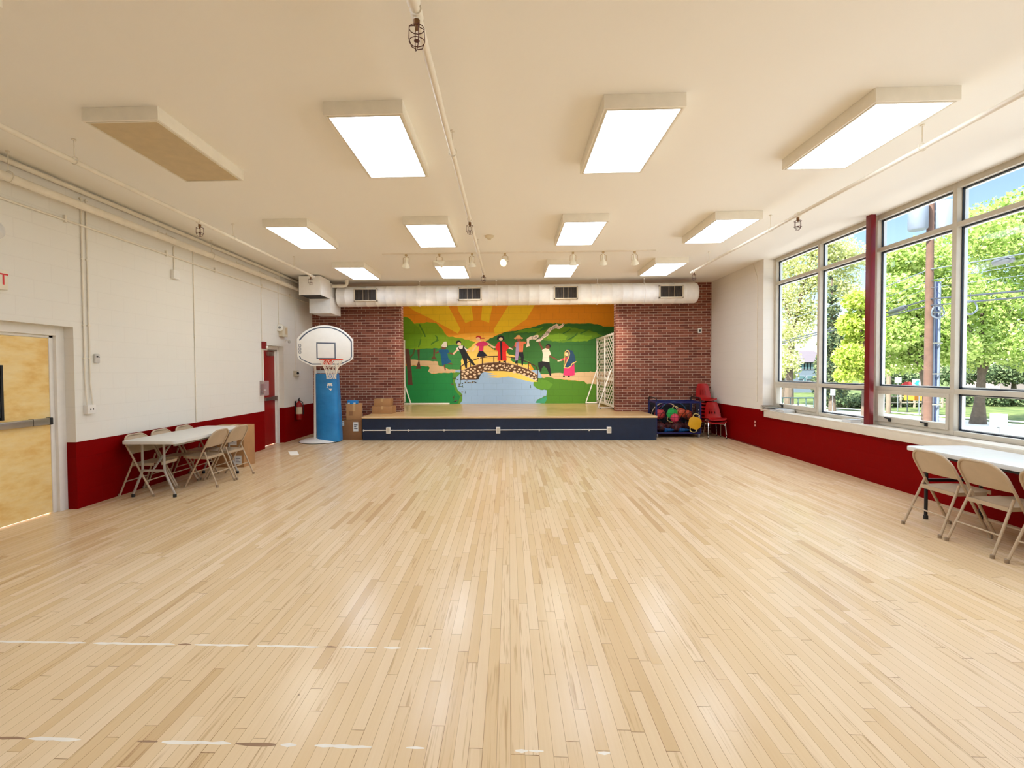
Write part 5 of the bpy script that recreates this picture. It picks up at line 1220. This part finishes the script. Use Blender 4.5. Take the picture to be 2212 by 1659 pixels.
for k, (x, y, lab) in enumerate(((2026, 674, 'coiled cable loop hanging on the utility pole'), (2096, 664, 'coiled cable loop hanging right of the utility pole'))):
    Yd = 19.2 if k == 0 else 17.4; c = at(x, y, Yd); b = MB()
    for rr in (.22, .25): b.tube([(math.cos(i*PI/12)*rr, .02*math.sin(i), math.sin(i*PI/12)*rr) for i in range(24)], .015, 6, True)
    b.tube([(0, 0, .23), (0, 0, .5)], .012, 6); tag(b.build('cable_coil', WIREL, loc=c), lab, 'cable coil', 'cable loops')
# wooden post, signs
p = at(1919, 893, 40); b = MB(); b.tube([(0, 0, -.1), (0, 0, 9)], .17, 10); tag(b.build('wooden_pole', M('weathered_pole', (112, 98, 84), .9, var=.15, scale=3), loc=(p.x, p.y, GZ)), 'pale bare wooden pole beyond the road, nearest the red column', 'pole')
def sign(name, label, px, py, wpx, hpx, Y, m_, shape='rect', pole=True, face=None, n_=1):
    c = at(px, py, Y); k = Y/F; o = thing(name, label, 'sign', (c.x, c.y, GZ)); ax = Vector((c.x, c.y, 0)).normalized(); rt = Vector((ax.y, -ax.x, 0)); w_, h_ = wpx*k/2, hpx*k/2; zc = c.z-GZ
    poly = [(-w_, -h_), (w_, -h_), (w_, h_), (-w_, h_)] if shape == 'rect' else [(w_*1.08*math.cos(PI/8+i*PI/4), w_*1.08*math.sin(PI/8+i*PI/4)) for i in range(8)]
    b = MB(); b.prism(poly, (0, 0, zc), rt, (0, 0, 1), ax, -.012, .012); pn = b.build('sign_panel', m_, o)
    b = MB()
    for s in ((0,) if n_ == 1 else (-.6, .6)): b.tube([(rt.x*w_*s+ax.x*.05, rt.y*w_*s+ax.y*.05, -.05), (rt.x*w_*s+ax.x*.05, rt.y*w_*s+ax.y*.05, zc+h_*.6)], .035, 8)
    b.build('post', M('galvanised', (104, 110, 114), .5), o); return o, pn, rt, ax, zc
SW = M('sign_white', (128, 134, 142), .5, var=.02)
o, pn, rt, ax, zc = sign('stop_sign', 'red octagonal stop sign beyond the road left of the utility pole', 1960.5, 835, 20, 20, 41, M('sign_red', (160, 22, 30), .5), 'oct')
tx = text_mesh('stop_lettering', 'STOP', .26, SW, .002); tx.parent = pn; tx.location = Vector((0, 0, zc))-ax*.016; tx.rotation_euler = (PI/2, 0, math.atan2(rt.y, rt.x))
o, pn, rt, ax, zc = sign('street_sign', 'white and teal square sign beside the stop sign', 1986, 831, 23, 24, 38, SW)
b = MB(); T = lambda a, c_: Vector((0, 0, zc))+rt*a+Vector((0, 0, c_))-ax*.014
b.add([T(-.3, .1), T(-.1, .35), T(.02, .3), T(-.05, .1), T(0, -.15), T(-.02, -.4), T(-.15, -.4), T(-.15, -.1)], [(0, 1, 2, 3, 4, 5, 6, 7)]); b.build('emblem', M('sign_teal', (14, 120, 112), .5), pn, smooth=False)
sign('street_sign', 'small pale square sign beside the stop sign, nearest the red column', 1940, 821, 11, 12, 42, SW)
sign('road_sign', 'low orange sign on two legs seen through the hopper window', 1972, 859, 29, 12, 42, M('sign_orange', (200, 120, 30), .5), n_=2)
sign('street_sign', 'plain white back of a sign on a post near the road', 2157, 908, 26, 28, 19, SW)
sign('street_sign', 'tall narrow pale street sign in front of the shrubs', 1799, 847, 8.5, 14, 40, SW)
# rail fence
fz = thing('rail_fence', 'low pale rail fence beyond the road behind the signs', 'fence', tuple(Vector((at(1960, 880, 46).x, at(1960, 880, 46).y, GZ)))); og = Vector(fz.location)
for x in range(1885, 2070, 30):
    q = at(x, 880, 46); b = MB(); b.box(q.x-og.x-.06, q.x-og.x+.06, q.y-og.y-.06, q.y-og.y+.06, -.05, 1.25); b.build('fence_post', M('pale_wood', (150, 138, 122), .8), fz)
a, c = at(1885, 880, 46)-og, at(2065, 880, 46)-og
for z_ in (.45, 1.0): b = MB(); b.bar((a.x, a.y, z_), (c.x, c.y, z_), .06, .12); b.build('rail', M('pale_wood', (150, 138, 122)), fz)
# iron railing close outside the corner window
rg = thing('iron_railing', 'thin dark iron railing close outside the corner hopper window', 'railing', tuple(Vector((at(1717, 860, 15).x, at(1717, 860, 15).y, GZ)))); og = Vector(rg.location)
tz = at(1717, 859, 15).z-GZ; a, c = at(1640, 860, 15)-og, at(1775, 860, 15)-og; IR = M('iron_green', (70, 92, 88), .5)
b = MB(); b.bar((a.x, a.y, tz), (c.x, c.y, tz), .04, .03); b.build('rail', IR, rg)
for k in range(9):
    q = a.lerp(c, k/8); b = MB(); b.box(q.x-.012, q.x+.012, q.y-.012, q.y+.012, -.02, tz); b.build('baluster', IR, rg)
# houses
def house(label, Y, px0, px1, ptop, peave, pbase, wallm, roofm, wins):
    a, c = at(px0, pbase, Y), at(px1, pbase, Y); cx = (a.x+c.x)/2; w_ = (c.x-a.x)/2; ze = at(px0, peave, Y).z-GZ; zt = at(px0, ptop, Y).z-GZ
    o = thing('house', label, 'house', (cx, a.y, GZ), 0, 'houses across the road'); d = 7
    b = MB(); b.box(-w_, w_, 0, d, -.3, ze); b.build('wall', wallm, o)
    b = MB(); e = .4; b.add([(-w_-e, -e, ze), (w_+e, -e, ze), (w_+e, d+e, ze), (-w_-e, d+e, ze), (-w_*.75, d/2, zt), (w_*.75, d/2, zt)], [(0, 1, 5, 4), (2, 3, 4, 5), (1, 2, 5), (3, 0, 4), (0, 3, 2, 1)]); b.build('roof', roofm, o)
    for (x, y, ww, hh) in wins:
        q = at(x, y, Y); k = Y/F; b = MB(); X, Zc = q.x-cx, q.z-GZ; b.box(X-ww*k/2-.12, X+ww*k/2+.12, -.08, 0, Zc-hh*k/2-.12, Zc+hh*k/2+.12); f_ = b.build('window', SW, o)
        b = MB(); b.box(X-ww*k/2, X+ww*k/2, -.1, -.08, Zc-hh*k/2, Zc+hh*k/2); b.build('pane', M('pane_dark', (80, 110, 116), .15), f_)
    return o
house('grey roofed white house with a row of windows beyond the corner window', 75, 1706, 1800, 757, 783, 836, M('siding_pale', (104, 116, 128), .7), M('shingle_grey', (86, 78, 82), .8), [(1726, 791, 5, 10), (1733, 791, 5, 10), (1740, 791, 5, 10), (1747, 791, 5, 10), (1754, 791, 5, 10), (1731, 815, 9, 5), (1748, 815, 9, 5), (1738, 822, 4, 12)])
house('white house behind the big maple at the picture edge', 70, 2160, 2300, 790, 812, 838, M('siding_white', (140, 128, 124), .7), M('shingle_pink', (130, 112, 108), .8), [(2190, 822, 8, 8), (2215, 822, 8, 8)])

# ------------------------------------------------------------------ light, sky, camera
w = bpy.data.worlds.new('sky'); S.world = w; w.use_nodes = True; nt = w.node_tree; nt.nodes.clear()
sk = nt.nodes.new('ShaderNodeTexSky'); sk.sky_type = 'NISHITA'; sk.sun_disc = False; sk.sun_elevation = math.radians(52); sk.sun_rotation = math.radians(-120); sk.air_density = 1.0; sk.dust_density = .2; sk.ozone_density = 1.0
bg = nt.nodes.new('ShaderNodeBackground'); bg.inputs[1].default_value = .21; ow = nt.nodes.new('ShaderNodeOutputWorld')
tc = nt.nodes.new('ShaderNodeTexCoord'); sx = nt.nodes.new('ShaderNodeSeparateXYZ'); nt.links.new(tc.outputs['Generated'], sx.inputs[0])
nz = nt.nodes.new('ShaderNodeTexNoise'); nz.inputs['Scale'].default_value = 3.5; nz.inputs['Detail'].default_value = 5; nt.links.new(tc.outputs['Generated'], nz.inputs['Vector'])
ad = nt.nodes.new('ShaderNodeMath'); ad.operation = 'MULTIPLY_ADD'; ad.inputs[1].default_value = .35; nt.links.new(nz.outputs['Fac'], ad.inputs[0]); nt.links.new(sx.outputs[2], ad.inputs[2])
mr = nt.nodes.new('ShaderNodeMapRange'); mr.interpolation_type = 'SMOOTHSTEP'; mr.inputs['From Min'].default_value = .55; mr.inputs['From Max'].default_value = .82; nt.links.new(ad.outputs[0], mr.inputs[0])
mxs = nt.nodes.new('ShaderNodeMix'); mxs.data_type = 'RGBA'; nt.links.new(mr.outputs[0], mxs.inputs[0]); nt.links.new(sk.outputs[0], mxs.inputs[6]); mxs.inputs[7].default_value = (17, 19.5, 24, 1)
nt.links.new(mxs.outputs[2], bg.inputs[0]); nt.links.new(bg.outputs[0], ow.inputs[0])
sl = bpy.data.lights.new('sun', 'SUN'); sl.energy = 20; sl.angle = .009; sl.color = (1, .95, .86); so = bpy.data.objects.new('sun', sl); COL.objects.link(so)
so.rotation_euler = Vector((.62, .30, -.72)).to_track_quat('-Z', 'Y').to_euler()
for k, (x, tx_) in enumerate(((-1.93, -2.2), (-.68, -.9), (1.21, 1.0), (1.77, 1.9), (2.35, -2.4+4.6))):
    l = bpy.data.lights.new('stage_spot', 'SPOT'); l.energy = 460; l.spot_size = math.radians(35); l.spot_blend = .9; l.shadow_soft_size = .05; l.color = (1, .92, .8)
    o = bpy.data.objects.new('stage_spot_lamp', l); COL.objects.link(o); o.location = (x, 9.22, CEIL-.30)
    o.rotation_euler = (Vector((tx_, MY, 1.25))-Vector(o.location)).to_track_quat('-Z', 'Y').to_euler()

cam = bpy.data.cameras.new('camera'); co = bpy.data.objects.new('camera', cam); COL.objects.link(co)
cam.sensor_fit = 'HORIZONTAL'; cam.sensor_width = 36; cam.lens = F/2212*36; cam.shift_x = (1106-PX)/2212; cam.shift_y = (PY-829.5)/2212; cam.clip_start = .05; cam.clip_end = 800
rgt, fwd, upv = CR.col[0], CR.col[1], CR.col[2]
mm = Matrix.Identity(4)
for i in range(3): mm[i][0], mm[i][1], mm[i][2] = rgt[i], upv[i], -fwd[i]
mm.translation = (0, 0, EYE); co.matrix_world = mm
S.camera = co
S.view_settings.view_transform = 'Standard'; S.view_settings.look = 'None'; S.view_settings.gamma = 1; S.view_settings.exposure = 0.14; S.view_settings.use_curve_mapping = False
S.cycles.max_bounces = 8; S.cycles.diffuse_bounces = 5; S.cycles.glossy_bounces = 4; S.cycles.transparent_max_bounces = 8; S.cycles.use_adaptive_sampling = True; S.cycles.adaptive_threshold = .03
S.cycles.use_denoising = True; S.cycles.sample_clamp_indirect = 8
